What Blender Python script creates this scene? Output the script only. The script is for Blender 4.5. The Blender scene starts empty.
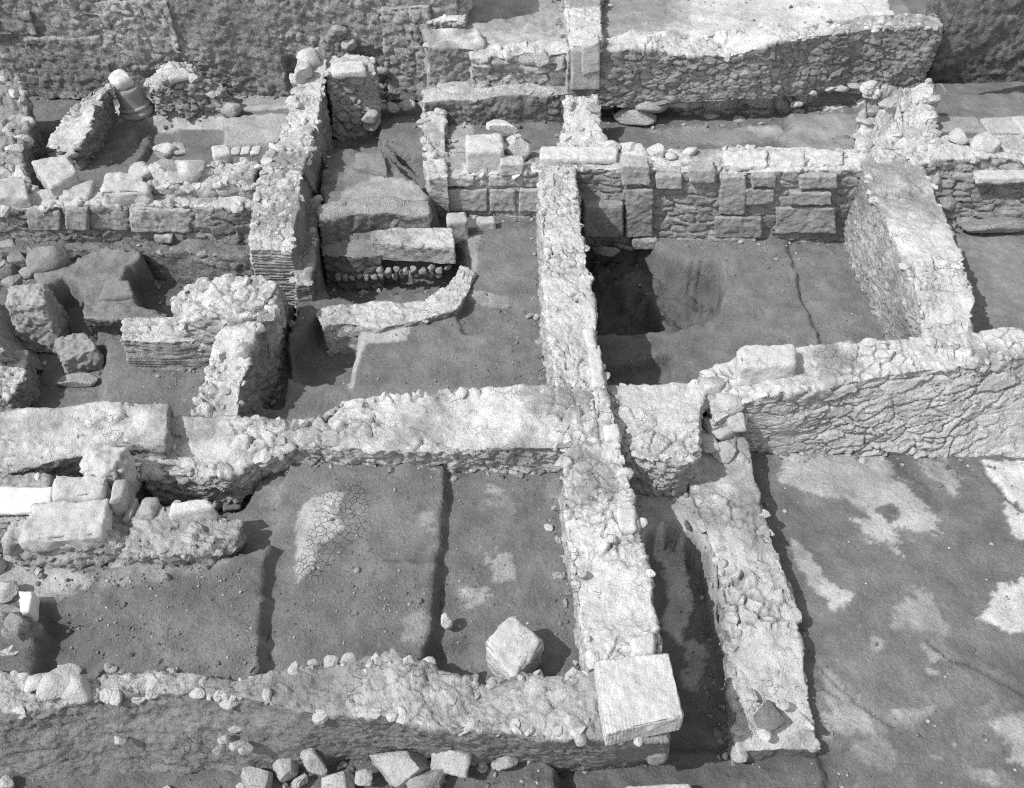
import bpy, math, random
import numpy as np
from mathutils import Vector

# ------------------------------------------------------------------ camera geometry
F = 950.0; PITCH = math.atan(921/950.0); CAMH = 11.0; CX, CY = 512.0, 394.0
SN, CS = math.sin(PITCH), math.cos(PITCH)
def P(px, py, z=0.0):
    """point of the site at height z that the survey photograph shows at px, py"""
    u = (px-CX)/F; v = (py-CY)/F
    dx, dy, dz = u, CS - v*SN, -SN - v*CS
    t = (z-CAMH)/dz
    return np.array([dx*t, dy*t, z])
def PL(pts, z): return np.array([P(a, b, z)[:2] for a, b in pts])

scene = bpy.context.scene
col = scene.collection
rng = np.random.default_rng(7)
random.seed(7)

# ------------------------------------------------------------------ noise
def hsh(ix, iy, iz, seed):
    h = (ix.astype(np.uint32)*np.uint32(0x8da6b343)) ^ (iy.astype(np.uint32)*np.uint32(0xd8163841)) ^ (iz.astype(np.uint32)*np.uint32(0xcb1ab31f)) ^ np.uint32((seed*0x9e3779b1) & 0xffffffff)
    h ^= h >> np.uint32(16); h *= np.uint32(0x7feb352d); h ^= h >> np.uint32(15); h *= np.uint32(0x846ca68b); h ^= h >> np.uint32(16)
    return h
def h01(h): return (h & np.uint32(0xffffff)).astype(np.float32)/np.float32(0xffffff)
def vnoise(p, seed=0):
    i = np.floor(p).astype(np.int64); f = (p-i).astype(np.float32)
    f = f*f*(3-2*f)
    out = 0
    for a in (0, 1):
        wx = f[:, 0] if a else 1-f[:, 0]
        for b in (0, 1):
            wy = f[:, 1] if b else 1-f[:, 1]
            for c in (0, 1):
                wz = f[:, 2] if c else 1-f[:, 2]
                out = out + wx*wy*wz*h01(hsh(i[:, 0]+a, i[:, 1]+b, i[:, 2]+c, seed))
    return out*2-1
def fbm(p, freq=1.0, octv=4, seed=0, gain=.5):
    s = 0; a = 1.0; t = 0
    for o in range(octv):
        s = s + a*vnoise(p*freq+o*17.3, seed+o*7); t += a; a *= gain; freq *= 2.03
    return s/t*1.6
def worley(p, seed=0, tilt=False):
    """F1, F2, cell id (0..1) and, for split stone, the height of a tilted flat facet per cell"""
    i = np.floor(p).astype(np.int64)
    n = len(p); f1 = np.full(n, 9., np.float32); f2 = np.full(n, 9., np.float32); cid = np.zeros(n, np.float32); fc = np.zeros(n, np.float32)
    pf = p.astype(np.float32)
    for a in (-1, 0, 1):
        for b in (-1, 0, 1):
            for c in (-1, 0, 1):
                x, y, z = i[:, 0]+a, i[:, 1]+b, i[:, 2]+c
                h = hsh(x, y, z, seed)
                r1 = h01(h); r2 = h01(h*np.uint32(0x27d4eb2d) ^ (h >> np.uint32(9))); r3 = h01(h*np.uint32(0x165667b1) ^ (h >> np.uint32(11)))
                ex, ey, ez = pf[:, 0]-(x+.1+.8*r1), pf[:, 1]-(y+.1+.8*r2), pf[:, 2]-(z+.1+.8*r3)
                d = np.sqrt(ex*ex+ey*ey+ez*ez)
                m = d < f1
                f2 = np.where(m, f1, np.minimum(f2, d)); f1 = np.where(m, d, f1); cid = np.where(m, r1*.61+r2*.39, cid)
                if tilt: fc = np.where(m, ((r2*5 % 1)-.5)*ex+((r3*5 % 1)-.5)*ey+((r1*5 % 1)-.5)*ez, fc)
    return (f1, f2, cid, fc) if tilt else (f1, f2, cid)
def sstep(a, b, x):
    t = np.clip((x-a)/(b-a), 0, 1); return t*t*(3-2*t)
def sdf(poly, q):
    """signed distance to a polygon, negative inside"""
    d = np.full(len(q), 1e9); ins = np.zeros(len(q), bool); n = len(poly)
    for k in range(n):
        a = poly[k]; b = poly[(k+1) % n]; e = b-a; w = q-a
        t = np.clip((w@e)/max(e@e, 1e-12), 0, 1)
        d = np.minimum(d, ((w-t[:, None]*e)**2).sum(1))
        cnd = (a[1] > q[:, 1]) != (b[1] > q[:, 1])
        with np.errstate(divide='ignore', invalid='ignore'):
            xi = a[0]+(q[:, 1]-a[1])*(b[0]-a[0])/((b[1]-a[1]) if b[1] != a[1] else 1e-12)
        ins ^= cnd & (q[:, 0] < xi)
    d = np.sqrt(d); return np.where(ins, -d, d)

# ------------------------------------------------------------------ materials
def material(name, coarse=(3, .8, 1.15), fine=(55, .93, 1.06), bump=((9, .05), (38, .018), (130, .006)), fleck=0.0, crack=False, dirt=0.0, chip=0.0, grain=0.0, fissure=0.0):
    m = bpy.data.materials.new(name); m.use_nodes = True
    nt = m.node_tree; N = nt.nodes; L = nt.links
    bs = N['Principled BSDF']; bs.inputs['Roughness'].default_value = .93
    if 'Specular IOR Level' in bs.inputs: bs.inputs['Specular IOR Level'].default_value = .15
    tc = N.new('ShaderNodeTexCoord'); geo = N.new('ShaderNodeNewGeometry')
    pos = geo.outputs['Position']
    at = N.new('ShaderNodeAttribute'); at.attribute_name = 'tone'
    cur = at.outputs['Fac']
    def noise(sc, det=5, rough=.6):
        n = N.new('ShaderNodeTexNoise'); n.inputs['Scale'].default_value = sc; n.inputs['Detail'].default_value = det; n.inputs['Roughness'].default_value = rough
        L.new(pos, n.inputs['Vector']); return n.outputs['Fac']
    def mr(src, a, b, c, d):
        n = N.new('ShaderNodeMapRange'); n.inputs[1].default_value = a; n.inputs[2].default_value = b; n.inputs[3].default_value = c; n.inputs[4].default_value = d
        L.new(src, n.inputs[0]); return n.outputs[0]
    def mth(op, a, b):
        n = N.new('ShaderNodeMath'); n.operation = op
        for k, v in ((0, a), (1, b)):
            if isinstance(v, (int, float)): n.inputs[k].default_value = v
            else: L.new(v, n.inputs[k])
        return n.outputs[0]
    cur = mth('MULTIPLY', cur, mr(noise(coarse[0]), .3, .7, coarse[1], coarse[2]))
    cur = mth('MULTIPLY', cur, mr(noise(fine[0], 4, .7), .3, .7, fine[1], fine[2]))
    if dirt:
        cur = mth('MULTIPLY', cur, mr(noise(7, 7, .75), .54, .74, 1.0, 1-dirt))
    h = None
    for sc, am in bump:
        t = mth('MULTIPLY', noise(sc, 4, .65), am)
        h = t if h is None else mth('ADD', h, t)
    if chip:
        wz = N.new('ShaderNodeTexNoise'); wz.inputs['Scale'].default_value = 14; wz.inputs['Detail'].default_value = 3; L.new(pos, wz.inputs['Vector'])
        wa = N.new('ShaderNodeVectorMath'); wa.operation = 'MULTIPLY_ADD'; L.new(wz.outputs['Color'], wa.inputs[0]); wa.inputs[1].default_value = (.07, .07, .07); L.new(pos, wa.inputs[2])
        for sc, am in ((13, chip), (31, chip*.5)):
            v = N.new('ShaderNodeTexVoronoi'); v.inputs['Scale'].default_value = sc; L.new(wa.outputs[0], v.inputs['Vector'])
            sp = N.new('ShaderNodeSeparateColor'); L.new(v.outputs['Color'], sp.inputs[0])
            h = mth('ADD', h, mth('MULTIPLY', sp.outputs[0], am))
            cur = mth('MULTIPLY', cur, mr(sp.outputs[1], 0, 1, .96, 1.04))
    if fissure:
        wz = N.new('ShaderNodeTexNoise'); wz.inputs['Scale'].default_value = 4; wz.inputs['Detail'].default_value = 5; L.new(pos, wz.inputs['Vector'])
        wa = N.new('ShaderNodeVectorMath'); wa.operation = 'MULTIPLY_ADD'; L.new(wz.outputs['Color'], wa.inputs[0]); wa.inputs[1].default_value = (.30, .30, .30); L.new(pos, wa.inputs[2])
        v = N.new('ShaderNodeTexVoronoi'); v.feature = 'DISTANCE_TO_EDGE'; v.inputs['Scale'].default_value = 5.5; L.new(wa.outputs[0], v.inputs['Vector'])
        on = mr(noise(2.1, 5), .55, .66, 0, 1)
        fk = mth('MULTIPLY', mr(v.outputs['Distance'], .004, .026, 1, 0), on)
        h = mth('SUBTRACT', h, mth('MULTIPLY', fk, fissure)); cur = mth('MULTIPLY', cur, mth('SUBTRACT', 1.0, mth('MULTIPLY', fk, .30)))
    if grain:
        for sc, am, tn in ((62, grain, .11), (27, grain*.9, .08)):
            v = N.new('ShaderNodeTexVoronoi'); v.inputs['Scale'].default_value = sc; L.new(pos, v.inputs['Vector'])
            sp = N.new('ShaderNodeSeparateColor'); L.new(v.outputs['Color'], sp.inputs[0])
            up = mth('MULTIPLY', mth('SUBTRACT', .6, v.outputs['Distance']), sp.outputs[0])
            h = mth('ADD', h, mth('MULTIPLY', up, am))
            tn *= min(1, grain/.010)
            cur = mth('MULTIPLY', cur, mr(sp.outputs[1], 0, 1, 1-tn, 1+tn))
    if fleck:
        v = N.new('ShaderNodeTexVoronoi'); v.inputs['Scale'].default_value = 17; L.new(pos, v.inputs['Vector'])
        spot = mr(v.outputs['Distance'], .10, .17, 1, 0)
        g = mth('GREATER_THAN', noise(2.3, 2), .52)
        rnd = N.new('ShaderNodeSeparateColor'); L.new(v.outputs['Color'], rnd.inputs[0])
        spot = mth('MULTIPLY', mth('MULTIPLY', spot, mr(rnd.outputs[0], .55, .9, 0, 1)), mth('ADD', mth('MULTIPLY', g, .6), .4))
        cur = mth('ADD', cur, mth('MULTIPLY', spot, fleck)); h = mth('ADD', h, mth('MULTIPLY', spot, .02))
    if crack:
        ca = N.new('ShaderNodeAttribute'); ca.attribute_name = 'crack'
        v = N.new('ShaderNodeTexVoronoi'); v.feature = 'DISTANCE_TO_EDGE'; v.inputs['Scale'].default_value = 9.5
        wv = N.new('ShaderNodeVectorMath'); wv.operation = 'MULTIPLY_ADD'
        nz = N.new('ShaderNodeTexNoise'); nz.inputs['Scale'].default_value = 9; L.new(pos, nz.inputs['Vector'])
        L.new(nz.outputs['Color'], wv.inputs[0]); wv.inputs[1].default_value = (.09, .09, 0); L.new(pos, wv.inputs[2])
        fl = N.new('ShaderNodeVectorMath'); fl.operation = 'MULTIPLY'; fl.inputs[1].default_value = (1, 1, 0); L.new(wv.outputs[0], fl.inputs[0])
        L.new(fl.outputs[0], v.inputs['Vector'])
        ck = mth('MULTIPLY', mr(v.outputs['Distance'],   .006, .034, 1, 0), ca.outputs['Fac'])
        cur = mth('MULTIPLY', cur, mth('SUBTRACT', 1.0, mth('MULTIPLY', ck, .32)))
        h = mth('SUBTRACT', h, mth('MULTIPLY', ck, .02))
    cl = mr(cur, 0, 1, 0, 1)
    cb = N.new('ShaderNodeCombineColor')
    for k in range(3): L.new(cl, cb.inputs[k])
    L.new(cb.outputs[0], bs.inputs['Base Color'])
    bp = N.new('ShaderNodeBump'); bp.inputs['Strength'].default_value = 1.0; bp.inputs['Distance'].default_value = 1.0
    L.new(h, bp.inputs['Height']); L.new(bp.outputs[0], bs.inputs['Normal'])
    return m
M_STONE = material('rubble_masonry', bump=((9, .05), (34, .022), (120, .004)), dirt=.25, chip=.018, fissure=.03)
M_DRESS = material('dressed_stone', coarse=(4, .86, 1.1), bump=((14, .02), (45, .014), (150, .004)), dirt=.28, chip=.010, fissure=.008)
M_EARTH = material('packed_earth', coarse=(2.2, .76, 1.24), fine=(42, .84, 1.16), bump=((3, .05), (11, .022), (140, .005)), grain=.009, fleck=.24, crack=True)
M_SOIL = material('earth_face', coarse=(2.5, .75, 1.2), fine=(40, .75, 1.25), bump=((6, .06), (22, .035), (90, .006)), dirt=.2, chip=.015, grain=.012)
M_BRICK = material('thin_brick', coarse=(5, .85, 1.1), bump=((30, .01), (110, .005)))
M_MARBLE = material('white_marble', coarse=(3, .92, 1.06), fine=(60, .93, 1.06), bump=((12, .01), (60, .004)))

# ------------------------------------------------------------------ mesh helpers
def add_mesh(name, verts, faces, mat, tone, parent=None, smooth=True, extra=None):
    """faces: list of index arrays (n,4) or (n,3)"""
    verts = np.asarray(verts, np.float64)
    if parent is not None: org = np.array(parent.location)
    else:
        org = np.array([(verts[:, 0].min()+verts[:, 0].max())/2, (verts[:, 1].min()+verts[:, 1].max())/2, verts[:, 2].min()])
    me = bpy.data.meshes.new(name)
    fl = [np.asarray(f, np.int32) for f in faces if len(f)]
    nl = sum(f.size for f in fl); nf = sum(len(f) for f in fl)
    me.vertices.add(len(verts)); me.vertices.foreach_set('co', (verts-org).astype(np.float32).ravel())
    me.loops.add(nl); me.loops.foreach_set('vertex_index', np.concatenate([f.ravel() for f in fl]))
    me.polygons.add(nf)
    tot = np.concatenate([np.full(len(f), f.shape[1], np.int32) for f in fl])
    me.polygons.foreach_set('loop_start', np.concatenate([[0], np.cumsum(tot)[:-1]]).astype(np.int32))
    me.update(calc_edges=True)
    me.polygons.foreach_set('use_smooth', np.concatenate([np.full(len(f), smooth and not (f.shape[1] == 3 and len(fl) > 1 or smooth == 'chips')) for f in fl]))
    a = me.attributes.new('tone', 'FLOAT', 'POINT')
    a.data.foreach_set('value', np.broadcast_to(np.asarray(tone, np.float32), (len(verts),)).astype(np.float32).copy())
    for k, v in (extra or {}).items():
        a = me.attributes.new(k, 'FLOAT', 'POINT'); a.data.foreach_set('value', np.asarray(v, np.float32))
    me.materials.append(mat)
    o = bpy.data.objects.new(name, me); col.objects.link(o)
    if parent is not None: o.parent = parent
    else: o.location = org
    return o
def tag(o, label=None, cat=None, group=None, kind=None):
    if label: o['label'] = label
    if cat: o['category'] = cat
    if group: o['group'] = group
    if kind: o['kind'] = kind
    return o
def vnormals(v, quads):
    n = np.zeros_like(v)
    a, b, c, d = (v[quads[:, k]] for k in range(4))
    fn = np.cross(c-a, d-b)
    for k in range(4): np.add.at(n, quads[:, k], fn)
    return n/np.maximum(np.linalg.norm(n, axis=1, keepdims=True), 1e-9)

# low stone shapes that the masonry and loose stones use
def ico(sub):
    import bmesh
    bm = bmesh.new(); bmesh.ops.create_icosphere(bm, subdivisions=sub, radius=1)
    v = np.array([x.co[:] for x in bm.verts]); f = np.array([[x.index for x in p.verts] for p in bm.faces]); bm.free()
    return v, f
def stone_shape(sub, seed, cuts=9, rough=.05, flat=.62):
    r = np.random.default_rng(seed); v, f = ico(sub)
    lo = flat-.12
    for k in range(cuts+3):
        n = r.normal(size=3); n /= np.linalg.norm(n); d = r.uniform(lo, .9)
        v = v-np.maximum(v@n-d, 0)[:, None]*n
    if sub > 2:
        fc, e, cid = split(v*.5, (.34, .34, .26), seed+3, .06)
        v = v*(1+rough*(.9*fc+.5*(cid-.5)+.2*(e-.8))[:, None]+rough*.35*fbm(v, 3, 4, seed, .65)[:, None])
    return v, f
CRUMBS = [stone_shape(1, 60+k, 5, 0, .55) for k in range(10)]
CHIPS = [stone_shape(2, 100+k, 7, 0, .5) for k in range(16)]
def rot3(r):
    q = r.normal(size=4); q /= np.linalg.norm(q); w, x, y, z = q
    return np.array([[1-2*(y*y+z*z), 2*(x*y-z*w), 2*(x*z+y*w)], [2*(x*y+z*w), 1-2*(x*x+z*z), 2*(y*z-x*w)], [2*(x*z-y*w), 2*(y*z+x*w), 1-2*(x*x+y*y)]])
def stones_merge(spots, r, lo=.5, shapes=None):
    shapes = shapes or CHIPS
    """spots: (x,y,z,size,tone) -> verts, tris, tones of many embedded stones"""
    V, T, A = [], [], []; off = 0
    for (x, y, z, s, t) in spots:
        v, f = shapes[r.integers(len(shapes))]
        sc = np.array([r.uniform(.8, 1.3), r.uniform(.7, 1.1), r.uniform(lo, .9)])*s
        a = r.uniform(0, 6.28); c_, s_ = math.cos(a), math.sin(a)
        w = (v@rot3(r).T)*sc; w = np.stack([w[:, 0]*c_-w[:, 1]*s_, w[:, 0]*s_+w[:, 1]*c_, w[:, 2]], 1)
        V.append(w+np.array([x, y, z])); T.append(f+off); A.append(np.full(len(v), t)); off += len(v)
    if not V: return np.zeros((0, 3)), np.zeros((0, 3), int), np.zeros(0)
    return np.concatenate(V), np.concatenate(T), np.concatenate(A)

# ------------------------------------------------------------------ surface styles: p, along-wall, normal -> displacement, tone
def split(q, cell, seed, wob=.05):
    """flat-faced split stones with narrow joints: height -.5..1, joint mask, id"""
    w = q+wob*np.stack([fbm(q, 2.5, 3, seed+1), fbm(q, 2.5, 3, seed+2), .6*fbm(q, 2.5, 3, seed+3)], 1)
    f1, f2, cid, fc = worley(w/np.array(cell), seed, True)
    jn = fbm(q, 1.7, 3, seed+4)
    return fc, sstep(.0, .10+.05*np.clip(jn, -1, 1), f2-f1), cid
def st_rubble(q, seed, tone, cell=(.26, .26, .13), amp=.045, rough=.03, var=.28):
    fc, e, cid = split(q, cell, seed)
    fc2, e2, c2 = split(q, np.array(cell)*.42, seed+20, .03)
    d = amp*(.75*(e-.6)+1.5*fc+1.0*(cid-.5)*e)+amp*.35*(fc2*1.5+.5*(e2-.6)+.5*(c2-.5))+.6*rough*fbm(q, 9, 3, seed+5, .65)+.5*rough*fbm(q, 1.2, 2, seed+9)
    return d, tone*(1+var*(cid*7 % 1-.5))*(1+.18*(c2-.5))*(.62+.38*e)
def st_slab(q, seed, tone, amp=.05):
    """bedded rock splitting along long sloping fissures"""
    c, s = math.cos(.22), math.sin(.22)
    k = np.stack([q[:, 0]*c+q[:, 2]*s, q[:, 1], -q[:, 0]*s+q[:, 2]*c], 1)
    fc, e, cid = split(k, (.62, .42, .19), seed, .12)
    fb, eb, cb = split(k, (.24, .24, .075), seed+5, .06)
    on = (cid*9 % 1) > .35; amp = amp*np.clip(.75+.9*fbm(q, .9, 3, seed+12), .25, 1.6)
    d = amp*(1.0*(e-.8)+1.3*fc+.9*(cid-.5))+.5*amp*on*(fb*1.5+.8*(cb-.5)+.8*(eb-.8))+.014*fbm(k*np.array([1, 1, 2.5]), 6, 4, seed+8, .65)
    return d, tone*(1+.16*(cid-.5)+.2*(cb-.5))*(.84+.16*e)*(1-.10*on*(1-eb))
def st_rough(q, seed, tone, amp=.06):
    n = fbm(q, 2.2, 5, seed, .62); rdg = 1-np.abs(fbm(q*np.array([1, 1, 2.2]), 3.1, 5, seed+4, .6))
    fc, e, cid = split(q, (.20, .20, .11), seed+2); f2, e2, c2 = split(q, (.08, .08, .05), seed+7, .02)
    d = amp*n*.8+amp*.6*(rdg-.6)+amp*.5*(1.4*fc+.6*(e-.6)+.8*(cid-.5))+amp*.28*(1.5*f2+(c2-.5)+.5*(e2-.6))
    return d, tone*(1+.22*(cid-.5)+.2*(c2-.5)+.06*n)*(.72+.28*e)*(.85+.15*e2)
def st_earth(q, seed, tone, amp=.05):
    n = fbm(q, 1.6, 5, seed, .58); m = fbm(q, 9, 3, seed+8)
    return amp*n+.2*amp*m, tone*(1+.14*n)
def st_conglom(q, seed, tone, amp=.07):
    f1, f2, cid = worley(q/np.array([.11, .11, .09]), seed)
    f1b, f2b, cb = worley(q/np.array([.24, .24, .17]), seed+5)
    n = fbm(q, .9, 4, seed+2)
    d = amp*(.55-f1)*.75*(cid > .35)+amp*.7*(sstep(0, .3, f2b-f1b)-.5)*(cb > .66)+amp*.9*n+amp*.35*fbm(q, 8, 3, seed+4)
    return d, tone*(1+.5*(cid-.5)+.25*n+.25*(cb > .62))
def st_top(q, seed, tone, amp=.035, cell=.24):
    fc, e, cid = split(q, (cell, cell, cell*1.5), seed); f2, e2, c2 = split(q, (cell*.38,)*3, seed+8, .03)
    n = fbm(q, 2.4, 4, seed+3, .58); vis = sstep(-.12, .38, fbm(q, 1.3, 3, seed+6)+.08)
    v2 = .25+.75*vis
    d = amp*vis*(1.7*fc+1.1*(e-.7)+1.2*(cid-.4))+amp*.45*v2*(1.7*f2+.9*(c2-.5)+.7*(e2-.7))+amp*.8*n+amp*.35*fbm(q, 9, 4, seed+7, .7)
    return d, tone*(1+.18*(cid-.5)*vis+.10*(c2-.5)*v2+.06*n)*(1-.42*vis*(1-e))*(1-.16*v2*(1-e2))
def st_brick(q, seed, tone, pitch=.062, amp=.018):
    z = q[:, 2]/pitch+.22*fbm(q, 1.5, 3, seed)+.55*vnoise(np.stack([0*q[:, 2], 0*q[:, 2], q[:, 2]*9], 1), seed+2); row = np.floor(z); fr = z-row
    e = sstep(.0, .14, fr)*(1-sstep(.70, .84, fr))
    f = np.floor(q[:, 0]/.30+row*.5); ci = h01(hsh(row.astype(np.int64), f.astype(np.int64), row.astype(np.int64)*0, seed))
    miss = ci > .86
    return amp*(e-.5)+.012*(ci-.5)-.03*miss+.008*fbm(q, 9, 3, seed+1), tone*(.8+.3*e)*(1+.25*(ci-.5))
def st_mixed(q, seed, tone):
    """courses of squared blocks between levelling courses of tile"""
    w = q+.03*np.stack([fbm(q, 2, 2, seed+1), 0*q[:, 0], .8*fbm(q, 1.5, 2, seed+3)], 1)
    z = w[:, 2]/.30; row = np.floor(z); fr = z-row
    f1, f2, cid = worley(np.stack([w[:, 0]/.42+.5*row, 0*z+.5, w[:, 2]/.20], 1), seed)
    e = sstep(.02, .2, f2-f1)
    slab = (fr > .78); e2 = sstep(.78, .83, fr)*(1-sstep(.95, 1., fr))
    f3, e3, c3 = split(q, (.10, .10, .07), seed+7, .02)
    d = np.where(slab, .02*(e2-.4), .05*(e-.6)+.04*(cid-.5))+.014*(1.5*f3+.6*(c3-.5))+.014*fbm(q, 7, 4, seed+5, .65)
    return d, tone*np.where(slab, 1.0, 1+.3*(cid*5 % 1-.5))
STY = dict(rubble=st_rubble, rough=st_rough, earth=st_earth, conglom=st_conglom, top=st_top, brick=st_brick, mixed=st_mixed, slab=st_slab)
def style(spec, q, seed):
    spec = spec if isinstance(spec, tuple) else (spec, {})
    return STY[spec[0]](q, seed, **spec[1])
def S(n, tone, **k): return (n, dict(tone=tone, **k))

# ------------------------------------------------------------------ walls
SEED = [10]
def wall(name, label, st, base, L=S('rubble', .45), T=S('top', .55), R=S('rubble', .45), E=None, cat='wall', mat=M_STONE, ds=.03, parent=None,
         lowtop=.05, bulge=.03, chips=4.0, chipsize=(.05, .13), chiptone=.55, batter=(0, 0), soft=1, group=None, inset=None, sub=.12, soil=.3, soiltone=.22, spill=14.0):
    """st: stations ((left px),(right px), z[, left base px, right base px]); a solid swept wall with real thickness"""
    SEED[0] += 13; seed = SEED[0]; r = np.random.default_rng(seed)
    base_of = base if isinstance(base, (list, tuple)) else [base]*len(st)
    A, B, LB, RB = [], [], [], []
    for k, s in enumerate(st):
        bz = base_of[k]
        l = s[0] if len(s[0]) == 3 else P(*s[0], s[2]); rr = s[1] if len(s[1]) == 3 else P(*s[1], s[2])
        l = np.array(l, float); rr = np.array(rr, float)
        ax = (rr-l)[:2]; ax = ax/np.linalg.norm(ax)
        lb = np.array([*(l[:2]-ax*batter[0]), bz]); rb = np.array([*(rr[:2]+ax*batter[1]), bz])
        if len(s) > 3 and s[3]: lb = P(*s[3], bz)
        if len(s) > 4 and s[4]: rb = P(*s[4], bz)
        A.append(l); B.append(rr); LB.append(lb); RB.append(rb)
    A, B, LB, RB = map(np.array, (A, B, LB, RB))
    mid = (A+B)/2; seg = np.linalg.norm(np.diff(mid[:, :2], axis=0), axis=1); cum = np.concatenate([[0], np.cumsum(seg)])
    n = max(int(cum[-1]/ds), 4); sa = np.linspace(0, cum[-1], n+1)
    ip = lambda X: np.stack([np.interp(sa, cum, X[:, k]) for k in range(3)], 1)
    A, B, LB, RB = map(ip, (A, B, LB, RB))
    LB[:, 2] -= sub; RB[:, 2] -= sub
    hs = max(np.linalg.norm(A-LB, axis=1).max(), np.linalg.norm(B-RB, axis=1).max()); wd = np.linalg.norm(B-A, axis=1).max()
    nh = max(int(hs/ds), 3); nw = max(int(wd/ds), 3)
    th = np.linspace(0, 1, nh+1); tw = np.linspace(0, 1, nw+1)
    ring = [LB+(A-LB)*t for t in th]+[A+(B-A)*t for t in tw[1:-1]]+[B+(RB-B)*t for t in th]
    G = np.stack(ring, 1)                                   # (n+1, m, 3)
    m = G.shape[1]
    for _ in range(soft): G[:, 1:-1] = (G[:, :-2]+2*G[:, 1:-1]+G[:, 2:])/4
    side = np.concatenate([np.zeros(nh), np.ones(nw+1), np.full(nh, 2)]).astype(int)
    V = G.reshape(-1, 3); tags = np.tile(side, n+1)
    along = np.repeat(sa, m)
    idx = np.arange((n+1)*m).reshape(n+1, m)
    Q = [np.stack([idx[:-1, :-1], idx[:-1, 1:], idx[1:, 1:], idx[1:, :-1]], -1).reshape(-1, 4)]
    extraV, extraT, extraS = [], [], []; off = len(V)
    for endi, flip in ((0, False), (n, True)):
        li = idx[endi, :nh+1]; ti = idx[endi, nh:nh+nw+1]; ri = idx[endi, ::-1][:nh+1]
        g = np.zeros((nh+1, nw+1), int)
        for j in range(nh+1):
            for k in range(nw+1):
                if k == 0: g[j, k] = li[j]
                elif k == nw: g[j, k] = ri[j]
                elif j == nh: g[j, k] = ti[k]
                else:
                    a, b = V[li[j]], V[ri[j]]
                    extraV.append(a+(b-a)*k/nw); extraT.append(3); extraS.append(sa[endi]); g[j, k] = off; off += 1
        q = np.stack([g[:-1, :-1], g[:-1, 1:], g[1:, 1:], g[1:, :-1]], -1).reshape(-1, 4)
        Q.append(q if not flip else q[:, ::-1])
    if extraV:
        V = np.concatenate([V, np.array(extraV)]); tags = np.concatenate([tags, extraT]); along = np.concatenate([along, extraS])
    Q = np.concatenate(Q)
    N = vnormals(V, Q)
    d = np.asarray(B.mean(0)-A.mean(0)); 
    if (N[idx[n//2, nh+nw//2]][2]) < 0: Q = Q[:, ::-1]; N = -N
    # wall-aligned coordinates
    dr = (mid[-1]-mid[0])[:2]; dr = dr/np.linalg.norm(dr); ct = np.array([-dr[1], dr[0]])
    q3 = np.stack([along, V[:, :2]@ct, V[:, 2]], 1)
    qe = np.stack([V[:, :2]@ct, along, V[:, 2]], 1)
    D = np.zeros(len(V)); TN = np.zeros(len(V))
    E = E or R
    for tg, sp in ((0, L), (1, T), (2, R), (3, E)):
        k = tags == tg
        if k.any(): D[k], TN[k] = style(sp, (qe if tg == 3 else q3)[k], seed+tg)
    D += bulge*fbm(V, 1.3, 3, seed+50)
    D += np.where(tags == 1, .018, .055*np.clip(1-(np.interp(along, sa, A[:, 2])-V[:, 2])/.45, 0, 1))*fbm(V, 3.0, 4, seed+55, .6)
    if inset: D -= inset(V)
    sm = sstep(.15, .75, fbm(V, .8, 5, seed+70, .62)+soil-.12)*.75
    TN = TN*(1-sm)+np.minimum(soiltone, TN)*sm; D = D*(1-.35*sm)
    V = V+N*D[:, None]
    tw_ = np.clip((V[:, 2]-np.interp(along, sa, A[:, 2])+.5)/.5, 0, 1)
    V[:, 2] += tw_*lowtop*fbm(np.stack([along*1.0, q3[:, 1], 0*along], 1), 1.1, 3, seed+60)
    faces = [Q]; tone = TN
    # loose and half-bedded stones along the crest belong to the fabric of the wall
    cnt = int(chips*.95*cum[-1]); sp = []
    top = V[:(n+1)*m].reshape(n+1, m, 3)[:, nh:nh+nw+1]
    for _ in range(cnt):
        i = r.integers(0, n+1); e = r.choice([0, 1, 2]); k = {0: int(abs(r.normal(0, .10))*nw), 1: nw-int(abs(r.normal(0, .10))*nw), 2: r.integers(0, nw+1)}[int(e)]
        k = min(max(k, 0), nw); p = top[i, k]; s = r.uniform(*chipsize)*(1 if e != 2 else .8)
        sp.append((p[0], p[1], p[2]-s*r.uniform(.1, .5), s, chiptone*r.uniform(.8, 1.15)))
    for X, Y in ((LB, A), (RB, B)):
        for _ in range(int(spill*cum[-1])):
            i = r.integers(0, n+1); c = (A[i]+B[i])/2; o_ = (X[i]-c)[:2]; o_ = o_/max(np.linalg.norm(o_), 1e-6)
            xy = X[i][:2]+o_*abs(r.normal(.02, .12)); z = float(gz(xy[0], xy[1])); s = .012+.075*r.random()**3.5
            if z < Y[i][2]-.1: sp.append((xy[0], xy[1], z+s*.2, s, r.choice([.18, .26, .36, .48])))
    cv, cf, ca = stones_merge(sp, r)
    if len(cv):
        faces.append(cf+len(V)); V = np.concatenate([V, cv]); tone = np.concatenate([tone, ca])
    o = add_mesh(name, V, faces, mat, tone, parent)
    if parent is None: tag(o, label, cat, group, 'thing')
    return o

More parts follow.
